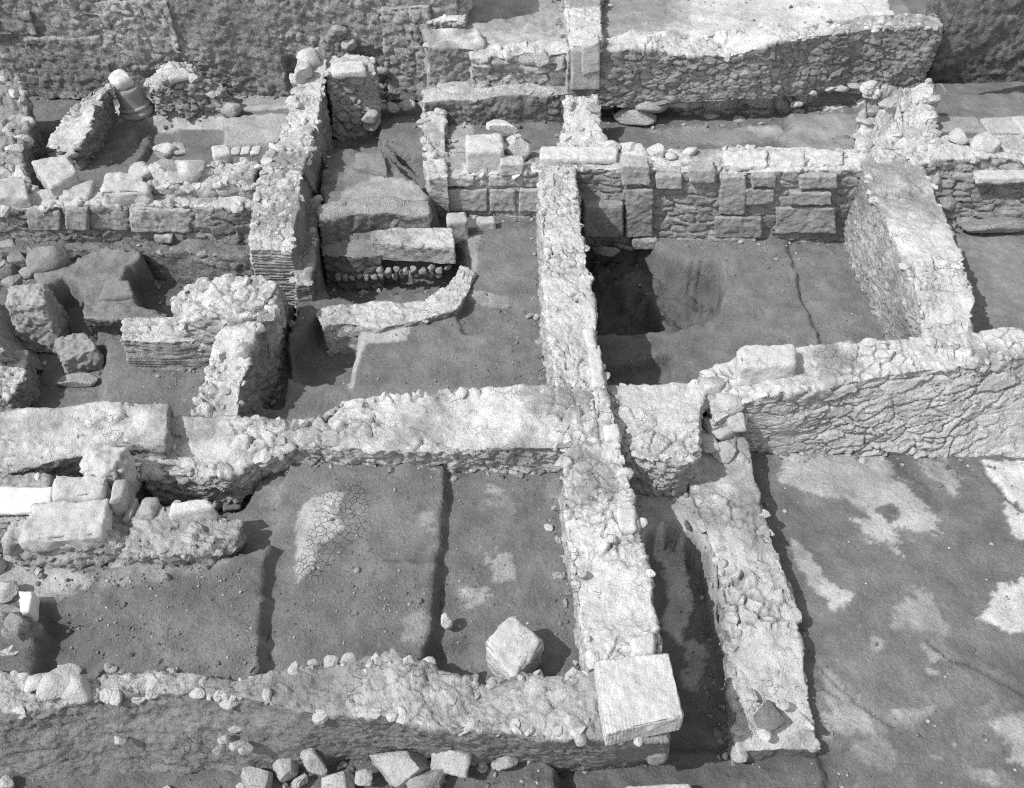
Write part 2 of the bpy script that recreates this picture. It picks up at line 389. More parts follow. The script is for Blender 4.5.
# ------------------------------------------------------------------ dressed blocks
def hexblock(name, c8, mat=M_DRESS, tone=.52, rnd=.08, rough=.012, parent=None, label=None, cat='block', group=None, ds=.035, chip=.03, tool=0):
    """c8: bottom 4 then top 4 corners (x,y,z), same winding; rough-edged solid block"""
    SEED[0] += 5; seed = SEED[0]
    c8 = np.asarray(c8, float)
    ex = [np.linalg.norm(c8[5]-c8[4]), np.linalg.norm(c8[7]-c8[4]), np.linalg.norm(c8[4]-c8[0])]
    nn = [int(np.clip(e/ds, 4, 90)) for e in ex]
    key = {}; V = []; Q = []
    def vid(a, b, c):
        t = (a, b, c)
        if t not in key: key[t] = len(V); V.append((2*a/nn[0]-1, 2*b/nn[1]-1, 2*c/nn[2]-1))
        return key[t]
    for ax in range(3):
        o1, o2 = [(1, 2), (2, 0), (0, 1)][ax]
        for s in (0, nn[ax]):
            for i in range(nn[o1]):
                for j in range(nn[o2]):
                    q = []
                    for a, b in ((0, 0), (1, 0), (1, 1), (0, 1)):
                        t = [0, 0, 0]; t[ax] = s; t[o1] = i+a; t[o2] = j+b; q.append(vid(*t))
                    Q.append(q if s else q[::-1])
    U = np.array(V); Q = np.array(Q)
    rr = np.array([min(.9, 2*rnd*min(ex)/e) for e in ex])
    inn = np.clip(U, -(1-rr), 1-rr); dd = (U-inn)/rr; ln = np.linalg.norm(dd, axis=1, keepdims=True)
    edge = (np.abs(dd) > 1e-6).sum(1) >= 2
    U = inn+np.where(ln > 1, dd/np.maximum(ln, 1e-9), dd)*rr
    u = (U+1)/2
    w = [(1-u[:, 0])*(1-u[:, 1]), u[:, 0]*(1-u[:, 1]), u[:, 0]*u[:, 1], (1-u[:, 0])*u[:, 1]]
    W = sum(w[k][:, None]*((1-u[:, 2:])*c8[k]+u[:, 2:]*c8[4+k]) for k in range(4))
    N = vnormals(W, Q)
    ctr = W.mean(0)
    if ((W-ctr)*N).sum(1).mean() < 0: Q = Q[:, ::-1]; N = -N
    d = rough*(fbm(W, 3.5, 4, seed, .6)+.5*fbm(W, 14, 2, seed+1))-chip*edge*np.clip(fbm(W, 5, 3, seed+2)+.15, 0, 1)
    if tool: d += tool*np.sin(fbm(W, 2, 2, seed+4)*3+W[:, 0]*150+W[:, 1]*12)*np.clip(.5+fbm(W, 2.5, 3, seed+6)-.1, 0, 1)
    W = W+N*d[:, None]
    o = add_mesh(name, W, [Q], mat, tone*(1+.06*fbm(W, 2.5, 3, seed+3)), parent)
    if label: tag(o, label, cat, group, 'thing')
    return o
def topblock(name, quad, z, h, grow=0.0, dz=(0, 0, 0, 0), **k):
    """quad: the block's top seen in the photograph (back-left, back-right, front-right, front-left)"""
    T = [P(a, b, z+e) for (a, b), e in zip(quad, dz)]
    c = sum(T)/4
    Bm = [np.array([*(t[:2]+(t[:2]-c[:2])*grow), z-h]) for t in T]
    return hexblock(name, [*Bm, *T], **k)
def faceblock(name, quad, y, depth, **k):
    """quad: front face (top-left, top-right, bottom-right, bottom-left) on the vertical plane at y"""
    def on(px, py):
        u = (px-CX)/F; v = (py-CY)/F
        d = np.array([u, CS-v*SN, -SN-v*CS]); t = y/d[1]; return np.array([0, 0, CAMH])+d*t
    f = [on(*q) for q in quad]; b = [p+np.array([0, depth, 0]) for p in f]
    return hexblock(name, [f[3], f[2], b[2], b[3], f[0], f[1], b[1], b[0]], **k)
def rock(name, px, py, z, size, seed, mat=M_STONE, tone=.5, label=None, cat='stone', group=None, parent=None, sub=4, rough=.05, flat=.6, sink=.0, rz=None, cuts=10):
    """size = (width, depth, height); px,py = where its centre shows; z = the ground below"""
    r = np.random.default_rng(seed)
    v, f = stone_shape(sub, seed, cuts, rough, flat)
    v = v/np.abs(v).max(0)
    w = v*np.array(size)/2; a = r.uniform(-.5, .5) if rz is None else rz
    w = np.stack([w[:, 0]*math.cos(a)-w[:, 1]*math.sin(a), w[:, 0]*math.sin(a)+w[:, 1]*math.cos(a), w[:, 2]], 1)
    c = P(px, py, z+size[2]/2-sink)
    o = add_mesh(name, w+c, [f], mat, tone*(1+.08*fbm(w, 4, 3, seed)), parent)
    if label: tag(o, label, cat, group)
    return o

# ------------------------------------------------------------------ the ground of the excavation: one sheet
def graded(a, b, step, far, grow=1.25):
    x = list(np.arange(a, b+1e-6, step)); s = step; lo = [a]; 
    while x[-1] < far: s *= grow; x.append(x[-1]+s)
    s = step; left = []; c = a
    while c > -far: s *= grow; c -= s; left.append(c)
    return np.array(left[::-1]+x)
xs = graded(-13.2, 13.2, .042, 400)
ys = np.concatenate([-graded(-4.2, -4.2+1e-9, .04, 300)[::-1][:1]*0-np.array([300, 120, 50, 20, 8, 2, -1, -2.5, -3.5]), np.arange(4.2, 12, .034), np.arange(12, 22.2, .055)])
ys = np.concatenate([ys, [22.6, 23.4, 25, 29, 38, 60, 120, 300, 600]])
GX, GY = np.meshgrid(xs, ys); q = np.stack([GX.ravel(), GY.ravel()], 1)
q3 = np.concatenate([q, np.zeros((len(q), 1))], 1)
act = (np.abs(q[:, 0]) < 14) & (q[:, 1] > 3) & (q[:, 1] < 24)
wob = np.zeros((len(q), 2)); wob[act] = np.stack([fbm(q3[act], 1.5, 5, 1, .6), fbm(q3[act], 1.5, 5, 2, .6)], 1)
qa = q+wob*.09
Hh = np.full(len(q), -.40); TN = np.full(len(q), .165); CR = np.zeros(len(q))
ROUGH = np.full(len(q), .012); RAISE = np.zeros(len(q))
def local(poly, m):
    lo = poly.min(0)-m; hi = poly.max(0)+m
    return np.where((q[:, 0] > lo[0]) & (q[:, 0] < hi[0]) & (q[:, 1] > lo[1]) & (q[:, 1] < hi[1]))[0]
def zone(pts, zref, z, w=.05, world=False, tone=None, rough=None, slope=(0, 0), k=1.0):
    poly = np.array(pts, float) if world else PL(pts, zref)
    i = local(poly, .6)
    if not len(i): return
    d = sdf(poly, q[i]+wob[i]*.09*k)
    a = 1-sstep(-w, w, d)
    c = poly.mean(0)
    zz = z+(q[i]-c)@np.array(slope)
    Hh[i] = Hh[i]*(1-a)+zz*a
    if tone is not None: TN[i] = TN[i]*(1-a)+tone*a
    if rough is not None: ROUGH[i] = ROUGH[i]*(1-a)+rough*a
def patch(pts, zref, tone, soft=.08, jag=.16, stretch=None, amt=1.0):
    soft *= .6; jag *= 1.25
    poly = PL(pts, zref); i = local(poly, .8)
    if not len(i): return
    s = q3[i]
    if stretch is not None:
        a = math.radians(stretch); s = np.stack([s[:, 0]*math.cos(a)+s[:, 1]*math.sin(a), 3.5*(-s[:, 0]*math.sin(a)+s[:, 1]*math.cos(a)), 0*s[:, 0]], 1)
    d = sdf(poly, q[i])+jag*fbm(s, 2.4, 6, 31, .68)+jag*.55*fbm(s, 9, 4, 33, .65)
    a = (1-sstep(-soft, soft, d))*amt
    if zref < -.3 and .2 < tone < .5: tone *= 1.22
    a = a*(.8+.2*np.clip(fbm(s, 5, 4, 37)+.6, 0, 1))
    TN[i] = TN[i]*(1-a)+tone*a
    if tone > .23: RAISE[i] = np.maximum(RAISE[i], .014*a)
def tz(ox, oy, pts): return [(ox+a/4, oy+b/4) for a, b in pts]
D = (768, 394); D2 = (768, 591)

# levels
zone([(740, 440), (1200, 430), (1300, 900), (740, 900)], -.35, -.35, slope=(.0, .0), tone=.16)
zone([(-80, 440), (600, 440), (612, 695), (-80, 700)], .45, .45)
zone([(287, 440), (448, 440), (443, 500), (437, 560), (428, 625), (424, 690), (252, 700), (262, 600)], .61, .61, .04)
zone([(372, 562), (440, 560), (428, 640), (424, 690), (350, 690), (352, 640), (360, 590)], .66, .67, .06)
zone([(-80, 555), (60, 562), (238, 556), (277, 544), (268, 600), (258, 680), (258, 694), (-80, 694)], .78, .78, .05, rough=.03, tone=.145)
zone([(236, 470), (286, 478), (276, 545), (230, 560)], .45, .45, .06)
zone([(40, 620), (75, 615), (110, 650), (95, 690), (40, 690)], .7, .52, .15)
zone([(145, 465), (225, 480), (262, 478), (236, 515), (150, 520)], .3, .0, .1)
zone([(600, 430), (712, 440), (722, 530), (722, 600), (728, 770), (600, 770)], .02, .02, tone=.36)
zone([(641, 552), (650, 530), (668, 522), (692, 531), (710, 552), (720, 598), (729, 640), (733, 690), (737, 770), (590, 800), (590, 600)], .05, -.62, .035, rough=.03, tone=.17)
zone([(540, 742), (735, 742), (850, 752), (870, 900), (380, 900), (440, 752)], -.5, -.50, .08, tone=.125)
zone([(-100, 742), (480, 742), (540, 750), (562, 770), (560, 830), (-100, 840)], -.12, -.12, .07, rough=.03, tone=.13)
zone([(735, 752), (822, 752), (840, 860), (735, 860)], -.4, -.36, .08)
zone([(432, 646), (470, 640), (500, 660), (480, 700), (425, 700)], .45, .28, .12)
# room in the middle
zone([(255, 190), (560, 190), (575, 420), (240, 430)], .1, .10)
zone([(470, 225), (556, 225), (562, 420), (470, 420)], .12, .15, .2)
zone([(455, 312), (462, 300), (482, 297), (505, 300), (520, 310), (505, 325), (470, 333), (462, 330)], .12, .0, .05)
zone([(262, 425), (262, 395), (290, 345), (320, 325), (362, 325), (352, 395), (345, 425)], .0, -.08, .05)
zone([(296, 345), (322, 325), (360, 326), (356, 345), (349, 379), (318, 383), (290, 377)], -.05, -.45, .05)
zone([(318, 240), (455, 240), (470, 262), (464, 285), (452, 293), (440, 299), (405, 301), (330, 297), (318, 285)], .1, -.55, .05)
# deep room on the right of the spine
zone([(575, 180), (850, 180), (905, 345), (900, 410), (590, 410)], -.4, -.40)
zone([(783, 222), (845, 215), (900, 345), (822, 345), (803, 300)], -.4, -.51, .04)
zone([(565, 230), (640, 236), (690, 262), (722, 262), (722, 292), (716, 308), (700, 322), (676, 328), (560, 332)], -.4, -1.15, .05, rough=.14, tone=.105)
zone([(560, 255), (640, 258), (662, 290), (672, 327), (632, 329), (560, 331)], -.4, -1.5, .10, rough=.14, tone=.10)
zone([(590, 372), (640, 362), (672, 356), (668, 400), (590, 400)], -.4, -.62, .06)
# rooms at the left
zone([(-80, 215), (258, 215), (300, 300), (290, 425), (-80, 425)], -.5, -.50)
zone([(-80, 215), (262, 215), (262, 250), (205, 248), (160, 250), (100, 246), (-80, 246)], .1, .12, .1, rough=.06)
zone([(30, 275), (77, 257), (105, 250), (140, 250), (148, 257), (128, 268), (128, 278), (132, 290), (140, 302), (166, 313), (160, 319), (120, 316), (90, 314), (82, 300), (50, 300)], .2, .20, .03, rough=.04, tone=.19)
zone([(54, 288), (66, 283), (79, 288), (84, 302), (82, 318), (60, 320)], .1, -.35, .05, tone=.12)
zone([(149, 258), (165, 252), (190, 252), (215, 262), (230, 290), (190, 320), (165, 312), (144, 301), (135, 290), (131, 278), (132, 268)], .1, -.55, .04, tone=.12, rough=.04)
zone([(100, 338), (215, 328), (205, 420), (100, 420)], -.2, -.20, .1)
zone([(-80, 70), (310, 70), (310, 205), (-80, 205)], .5, .50)
zone([(150, 122), (230, 123), (218, 165), (140, 168)], .4, .30, .05)
zone([(122, 152), (150, 122), (176, 126), (172, 150), (150, 168), (108, 168)], .4, .22, .04)
zone([(124, 154), (148, 135), (150, 142), (136, 168), (112, 168)], .3, .36, .03)
zone([(222, 117), (310, 112), (300, 140), (224, 146)], .6, .62, .05, tone=.34)
# corridor
zone([(322, 85), (436, 85), (436, 235), (322, 235)], .5, .42)
zone([(326, 126), (379, 130), (381, 153), (350, 151), (330, 156)], .3, .12, .05)
zone([(386, 152), (398, 158), (404, 168), (418, 180), (440, 190), (440, 156), (404, 156)], .3, -.05, .05)
zone([(320, 153), (350, 150), (384, 150), (392, 162), (402, 172), (420, 184), (432, 196), (428, 204), (322, 208)], .8, .80, .05, rough=.04)
zone([(320, 203), (360, 194), (424, 196), (428, 204), (322, 208)], .8, .80, .03, tone=.34, rough=.04)
# terraces at the top
zone([(422, 110), (575, 110), (575, 175), (422, 175)], .9, .90)
zone([(434, -60), (575, -60), (575, 84), (500, 90), (434, 94)], 1.5, 1.50, .05, rough=.05, tone=.30)
zone([(434, -60), (575, -60), (575, 44), (480, 48), (434, 50)], 2.15, 2.15, .08, rough=.05, tone=.24)
zone([(585, 100), (880, 100), (900, 175), (585, 175)], .85, .80)
zone([(790, 113), (868, 112), (868, 155), (784, 155)], .9, .93, .06, tone=.22)
zone([(1.2, 19.55), (8.6, 19.95), (9.2, 40), (1.0, 40)], 0, 2.33, .06, world=True, tone=.30)
zone([(860, 90), (932, 90), (935, 170), (860, 170)], .9, .95, .1)
zone([(915, 90), (1200, 90), (1200, 148), (915, 148)], 1.15, 1.12, .06)
zone([(938, 215), (1200, 215), (1200, 350), (955, 350)], -.2, -.20, tone=.2)

# colour of the ground: drier, paler crusts, darker soil, painted shade at the near right
patch(tz(*D, [(50, 235), (450, 240), (520, 330), (620, 380), (650, 460), (690, 510), (640, 560), (540, 545), (505, 560), (520, 650), (495, 640), (480, 590), (420, 595), (350, 500), (380, 470), (310, 430), (200, 410), (100, 370), (45, 350)]), -.35, .29, .07, .13, stretch=-45)
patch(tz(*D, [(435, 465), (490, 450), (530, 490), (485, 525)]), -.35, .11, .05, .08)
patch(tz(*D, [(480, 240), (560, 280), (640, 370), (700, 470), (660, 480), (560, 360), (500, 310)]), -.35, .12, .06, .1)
patch(tz(*D, [(570, 240), (700, 250), (770, 330), (760, 440), (700, 370), (640, 330)]), -.35, .27, .06, .12, stretch=-45)
patch(tz(*D, [(860, 270), (1200, 270), (1200, 520), (1020, 455), (950, 405)]), -.35, .60, .02, .06)
patch(tz(*D, [(940, 420), (1000, 455), (1200, 540), (1200, 640), (1000, 580), (960, 500)]), -.35, .52, .03, .08)
patch(tz(*D, [(90, 570), (140, 620), (230, 730), (300, 800), (320, 860), (260, 870), (190, 780), (150, 720), (110, 640)]), -.35, .30, .03, .07)
patch(tz(*D2, [(200, -20), (320, 0), (345, 15), (330, 35), (280, 75), (235, 62)]), -.35, .36, .02, .05)
patch(tz(*D2, [(820, 110), (880, 80), (900, 30), (950, -30), (1200, -80), (1200, 190), (1000, 170), (930, 150)]), -.35, .44, .03, .12)
patch(tz(*D2, [(490, 10), (640, 10), (690, 100), (710, 190), (600, 140), (500, 120)]), -.35, .24, .10, .15)
patch(tz(*D2, [(615, 215), (680, 235), (770, 275), (640, 300)]), -.35, .27, .04, .08)
patch(tz(*D2, [(630, 308), (720, 325), (650, 345)]), -.35, .28, .03, .05)
patch(tz(*D2, [(405, 225), (440, 203), (470, 215), (465, 245), (425, 250)]), -.35, .24, .08, .10)
patch(tz(*D2, [(228, 320), (330, 400), (440, 535), (420, 565), (235, 580)]), -.35, .24, .06, .12, stretch=-50)
patch(tz(*D2, [(375, 610), (440, 585), (510, 690), (490, 725), (400, 700), (365, 650)]), -.35, .24, .05, .10)
patch(tz(*D2, [(480, 480), (560, 490), (660, 465), (600, 520), (570, 535)]), -.35, .24, .05, .08)
patch(tz(*D2, [(885, 520), (960, 495), (1200, 500), (1200, 720), (960, 690), (950, 620), (890, 590)]), -.35, .29, .05, .12)
patch(tz(*D2, [(835, 470), (900, 430), (945, 455), (870, 498)]), -.35, .25, .05, .07)
patch(tz(*D2, [(727, 600), (762, 598), (758, 640), (732, 640)]), -.35, .29, .02, .04)
patch(tz(*D2, [(645, 660), (700, 660), (700, 684), (660, 680)]), -.35, .25, .02, .04)
patch(tz(*D2, [(800, 710), (905, 730), (910, 765), (820, 745)]), -.35, .25, .03, .06)
patch(tz(*D2, [(420, 560), (560, 540), (760, 500), (900, 320), (1200, 300), (1200, 470), (860, 520), (800, 600), (860, 900), (100, 900), (120, 620)]), -.35, .11, .25, .2, amt=.6)  # cast shadow over the near right floor, painted as darker ground
# middle front room
patch(tz(256, 394, [(145, 560), (150, 520), (215, 410), (340, 395), (335, 540), (245, 600), (220, 690), (170, 755), (150, 700)]), .61, .36, .02, .06)
patch(tz(256, 394, [(640, 490), (720, 470), (730, 560), (680, 560)]), .61, .25, .06, .12)
patch(tz(256, 591, [(570, 95), (690, 55), (675, 190), (590, 170)]), .67, .27, .05, .1)
patch(tz(256, 394, [(915, 360), (970, 345), (980, 400), (920, 400)]), .45, .28, .03, .1)
patch(tz(256, 394, [(925, 650), (1030, 620), (1020, 745), (940, 755)]), .45, .32, .03, .12)
patch(tz(256, 394, [(860, 400), (1000, 410), (1020, 460), (900, 440)]), .45, .23, .05, .14)
patch(tz(256, 591, [(785, -30), (930, -20), (935, 50), (860, 80), (805, 40)]), .45, .32, .03, .12)
patch(tz(256, 394, [(1180, 320), (1230, 330), (1220, 400), (1170, 390)]), .45, .24, .06, .1)
patch(tz(256, 394, [(0, 380), (100, 370), (110, 470), (20, 450)]), .45, .22, .05, .1)
patch([(660, 552), (682, 548), (690, 590), (680, 640), (664, 630), (668, 585)], -.62, .44, .04, .1)
patch([(690, 640), (705, 650), (700, 690), (685, 680)], -.62, .34, .05, .12)
# left front
patch([(-20, 520), (40, 515), (70, 560), (90, 580), (60, 600), (-20, 600)], .78, .40, .06, .1)
patch([(60, 560), (130, 565), (230, 560), (200, 575), (110, 578)], .78, .24, .08, .15)
# middle room
patch([(355, 329), (411, 327), (408, 340), (380, 343), (368, 342), (362, 352), (354, 382), (347, 381), (352, 350)], .1, .44, .015, .03)
patch([(466, 237), (480, 234), (478, 270), (462, 298), (450, 305), (462, 280)], .13, .30, .04, .05)
patch([(452, 296), (470, 291), (505, 298), (512, 303), (480, 299)], .13, .28, .04, .04)
patch([(425, 305), (440, 300), (455, 312), (445, 325), (430, 320)], .1, .2, .06, .06)
# corridor and upper left
patch([(105, 112), (135, 98), (180, 96), (304, 90), (304, 108), (240, 112), (232, 122), (160, 121), (150, 118), (110, 124)], .5, .44, .04, .06)
patch([(180, 96), (300, 92), (296, 105), (215, 108)], .5, .3, .04, .06)
patch([(100, 124), (152, 118), (128, 150), (100, 172), (75, 172)], .5, .19, .04, .06)
patch([(352, 172), (385, 174), (425, 186), (430, 196), (340, 200)], .8, .31, .04, .08)
patch([(380, 122), (430, 120), (430, 155), (405, 155), (386, 150)], .42, .17, .04, .06)
patch([(322, 155), (362, 152), (370, 180), (325, 195)], .8, .18, .05, .06)
patch([(422, -60), (575, -60), (575, 46), (470, 46)], 2.15, .31, .3, .3)
patch([(480, 72), (575, 70), (575, 90), (500, 94), (430, 98), (425, 80)], 1.5, .46, .06, .08)
patch([(425, 60), (480, 60), (470, 78), (425, 80)], 1.5, .5, .06, .08)
patch([(425, 20), (560, 30), (560, 46), (425, 46)], 2.15, .4, .2, .2)
patch([(690, -80), (1000, -80), (935, 40), (700, 45), (670, 30)], 2.33, .52, .15, .3)
patch([(600, -80), (700, -80), (690, 25), (600, 28)], 2.33, .25, .2, .2, amt=.7)
patch([(430, 125), (470, 122), (470, 160), (430, 165)], .9, .32, .06, .1)
patch([(655, 130), (700, 125), (760, 130), (790, 128), (788, 140), (700, 145)], .8, .24, .1, .15)
patch([(745, 126), (780, 124), (786, 134), (760, 138)], .8, .34, .05, .06)
patch([(795, 116), (866, 114), (866, 150), (788, 150)], .93, .27, .08, .1)
patch([(970, 240), (982, 245), (980, 256), (972, 254)], -.2, .32, .02, .03)
patch([(950, 240), (1030, 236), (1030, 282), (975, 282), (955, 262)], -.2, .2, .08, .15)
i = local(PL(tz(256, 394, [(100, 350), (480, 340), (480, 760), (100, 760)]), .61), .1)
CR[i] = 1-sstep(-.06, .06, sdf(PL(tz(256, 394, [(250, 400), (330, 380), (420, 370), (455, 450), (440, 550), (360, 640), (280, 720), (170, 740), (150, 690), (220, 560)]), .61), q[i])+.08*fbm(q3[i], 3, 3, 71))
i = local(PL(tz(*D, [(250, 540), (340, 540), (340, 640), (250, 640)]), -.35), .1)
CR[i] = np.maximum(CR[i], .30*(1-sstep(-.1, .1, sdf(PL(tz(*D, [(255, 550), (335, 550), (335, 640), (255, 640)]), -.35), q[i]))))

n = np.zeros(len(q)); nn_ = np.zeros(len(q)); 
n[act] = fbm(q3[act], .7, 4, 11); nn_[act] = fbm(q3[act], 5, 4, 12, .6)
dips = np.zeros(len(q)); dips[act] = fbm(q3[act], 2.6, 3, 14)
# steep faces crumble more than trodden floors
G0 = Hh.reshape(GX.shape)
gy, gx = np.gradient(G0); steep = np.clip(np.hypot(gx, gy).ravel()/.06, 0, 1)
Hh = Hh+RAISE+.025*n+ROUGH*nn_+steep*.05*nn_+.012*np.where(act, 1, 0)*dips
# channels scored into the right-hand floor
for pts, dep, wd in (([(808, 655), (830, 675), (860, 705), (890, 728)], .05, .05), ([(930, 640), (950, 655), (975, 663), (1024, 690)], .05, .05), ([(985, 470), (1005, 492), (1024, 510)], .05, .03), ([(822, 680), (845, 705)], .03, .04)):
    W_ = PL(pts, -.35)
    for a, b in zip(W_[:-1], W_[1:]):
        i = local(np.array([a, b]), .4); e = b-a; w = qa[i]-a; t = np.clip(w@e/(e@e), 0, 1)
        d = np.linalg.norm(w-t[:, None]*e, axis=1); Hh[i] -= dep*np.exp(-(d/wd)**2)
nr, nc = GX.shape
idx = np.arange(nr*nc).reshape(nr, nc)
quads = np.stack([idx[:-1, :-1], idx[:-1, 1:], idx[1:, 1:], idx[1:, :-1]], -1).reshape(-1, 4)
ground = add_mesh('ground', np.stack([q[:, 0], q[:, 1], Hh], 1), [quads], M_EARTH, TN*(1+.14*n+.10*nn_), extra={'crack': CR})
ground['kind'] = 'structure'
def gz(x, y):
    i = np.clip(np.searchsorted(ys, y), 0, nr-1); j = np.clip(np.searchsorted(xs, x), 0, nc-1)
    return Hh[i*nc+j]

# ------------------------------------------------------------------ masonry of the front rooms
def at(px, py, y):
    """point of the vertical plane at depth y that shows at px, py"""
    u = (px-CX)/F; v = (py-CY)/F
    d = np.array([u, CS-v*SN, -SN-v*CS]); return np.array([0, 0, CAMH])+d*(y/d[1])
spine = wall('spine_wall', 'long pale rubble wall running away from the big front corner block to the back rooms', [
    ((590, 668), (660, 655), 1.00), ((578, 606), (652, 600), 1.03), ((568, 540), (641, 540), 1.05), ((564, 495), (632, 495), 1.05), ((565, 450), (622, 450), 1.06),
    ((566, 418), (615, 420), 1.08), ((556, 388), (607, 388), 1.10), ((549, 340), (598, 340), 1.10), ((545, 297), (592, 297), 1.12), ((543, 250), (585, 250), 1.14), ((541, 205), (578, 205), 1.16), ((540, 168), (574, 168), 1.16)],
    -.45, L=S('rubble', .46), T=S('top', 0.58, amp=.04), R=S('rubble', .44), lowtop=.06, ds=.023, bulge=.05, chips=9, chipsize=(.05, .13))
topblock('capping_stone', [(630, 637), (655, 629), (657, 653), (634, 655)], 1.17, .2, tone=.6, parent=spine, rnd=.1)
topblock('capping_stone', [(617, 507), (635, 508), (637, 530), (618, 528)], 1.16, .22, tone=.58, parent=spine, rnd=.12, rough=.02)
topblock('capping_stone', [(603, 424), (618, 422), (621, 437), (606, 440)], 1.14, .18, tone=.62, parent=spine, rnd=.12)
topblock('capping_stone', [(583, 328), (594, 326), (598, 348), (588, 345)], 1.2, .18, tone=.6, parent=spine, rnd=.12)
topblock('capping_stone', [(588, 348), (600, 344), (606, 384), (592, 386)], 1.17, .16, tone=.58, parent=spine, rnd=.10, rough=.02)
rock('cobble', 609, 540, 1.02, (.2, .17, .16), 5, tone=.57, parent=spine, sub=3)
rock('cobble', 582, 574, 1.0, (.14, .14, .14), 8, tone=.57, parent=spine, sub=3)

wall('cross_wall', 'thick lumpy pale wall of broken mortar crossing the middle, left of the long spine wall', [
    ((148, 430), (142, 474), .98), ((165, 418), (172, 472), .96), ((192, 416), (200, 474), .92), ((222, 416), (226, 472), .92), ((262, 420), (256, 456), .90), ((300, 424), (300, 450), .92), ((322, 418), (325, 448), .94), ((342, 402), (350, 448), .97), ((390, 392), (400, 452), 1.0), ((470, 388), (480, 450), 1.0), ((560, 386), (568, 449), 1.02), ((592, 384), (598, 448), 1.02)],
    [.1, .1, .15, .35, .4, .42, .42, .42, .42, .36, .34, .34], L=S('rough', .45), T=S('top', 0.60, amp=.055, cell=.3), R=S('rough', .50, amp=.09), lowtop=.07, bulge=.06, chips=6, batter=(0, -.06))
wall('masonry_platform', 'broad flat mortar-topped wall at the left edge behind the tumbled blocks', [
    ((-60, 412), (-60, 476), 1.12), ((0, 411), (0, 472), 1.12), ((45, 408), (40, 466), 1.14), ((90, 404), (75, 455), 1.16), ((130, 403), (118, 442), 1.17), ((168, 403), (164, 446), 1.19)],
    .1, L=S('rough', .42), T=S('top', 0.58, amp=.04), R=S('rough', .44, amp=.07), E=S('rough', .45), bulge=.05, chips=5)
cr = wall('cross_wall', 'low thick stump of cross wall just right of the spine wall', [
    ((600, 388), (612, 452), .80), ((640, 386), (640, 458), .82), ((690, 383), (680, 462), .82), ((705, 376), (698, 452), .86)],
    -.2, L=S('rough', .44), T=S('top', 0.57, amp=.05, cell=.35), R=S('rough', .50, amp=.09), E=S('rough', .48, amp=.09), ds=.023, bulge=.06, chips=6)
wr = wall('cross_wall', 'broad pale wall with a fissured stone front running to the right edge', [
    ((700, 372), (716, 420), .72), ((730, 362), (742, 405), .84, None, (752, 452)), ((760, 350), (775, 396), 1.0, None, (782, 457)), ((800, 347), (815, 386), 1.02, None, (820, 457)), ((860, 343), (868, 378), 1.04, None, (868, 458)), ((930, 338), (945, 368), 1.06, None, (938, 462)), ((1024, 330), (1040, 356), 1.08, None, (1016, 464)), ((1090, 324), (1110, 346), 1.1, None, (1080, 464))],
    -.42, L=S('rubble', .45), T=S('top', 0.59, amp=.05, cell=.3), R=S('slab', .50, amp=.07), ds=.023, bulge=.05, chips=6, lowtop=.06)
topblock('dressed_block', [(738, 345), (795, 343), (799, 364), (741, 368)], 1.30, .45, tone=.54, parent=wr, rnd=.12, rough=.025, chip=.06)
wall('low_wall', 'low narrow crumbling wall between the sunken passage and the wide right room', [
    ((702, 420), (745, 425), .40), ((694, 452), (748, 446), .24), ((690, 480), (755, 478), .18), ((702, 520), (764, 515), .12), ((716, 560), (776, 552), .06), ((724, 600), (793, 600), .02), ((731, 640), (800, 640), .0), ((732, 690), (809, 690), -.06), ((734, 742), (818, 740), -.12), ((736, 752), (822, 748), -.16)],
    -.5, L=S('rough', .36, amp=.04), T=S('top', 0.56, amp=.06), R=S('rubble', .44), E=S('earth', .16), bulge=.04, chips=9, chipsize=(.05, .15), lowtop=.04, chiptone=.5)

front = wall('front_wall', 'earth-covered ruined wall along the bottom, front face darkened for shade, ending at the big corner block', [
    ((-60, 678), (-60, 712), 0.89, None, (-60, 800)), ((0, 672), (0, 710), 0.92, None, (0, 800)), ((60, 680), (60, 700), 0.92, None, (60, 800)), ((110, 670), (110, 690), 0.98, None, (110, 800)), ((190, 671), (190, 690), 0.98, None, (190, 800)), ((240, 680), (240, 700), 0.94, None, (240, 798)), ((300, 668), (300, 710), 0.98, None, (300, 788)), ((350, 664), (350, 714), 1.02, None, (350, 770)), ((395, 650), (395, 716), 1.14, None, (395, 764)), ((440, 672), (440, 728), 1.04, None, (440, 768)), ((480, 683), (480, 732), 1.00, None, (480, 768)), ((560, 674), (560, 738), 1.04, None, (560, 765)), ((605, 668), (612, 742), 1.06, None, (612, 762)), ((660, 666), (668, 738), 1.06, None, (662, 760))],
    [-.42]*14, L=S('rough', .3), T=S('rough', .44, amp=.06), R=S('rough', .23, amp=.05), E=S('rubble', .3), bulge=.05, chips=14, chipsize=(.04, .13), chiptone=.5, lowtop=.12, ds=.026, soft=5, soil=.38)  # front face tone holds earth cover and a painted shadow
topblock('corner_block', [(595, 660), (669, 653), (684, 716), (607, 733)], 1.36, .32, tone=.56, rnd=.035, rough=.012, chip=.05, ds=.0125, label='big squared pale block with tooled top at the corner of the front wall', cat='block', tool=.004)
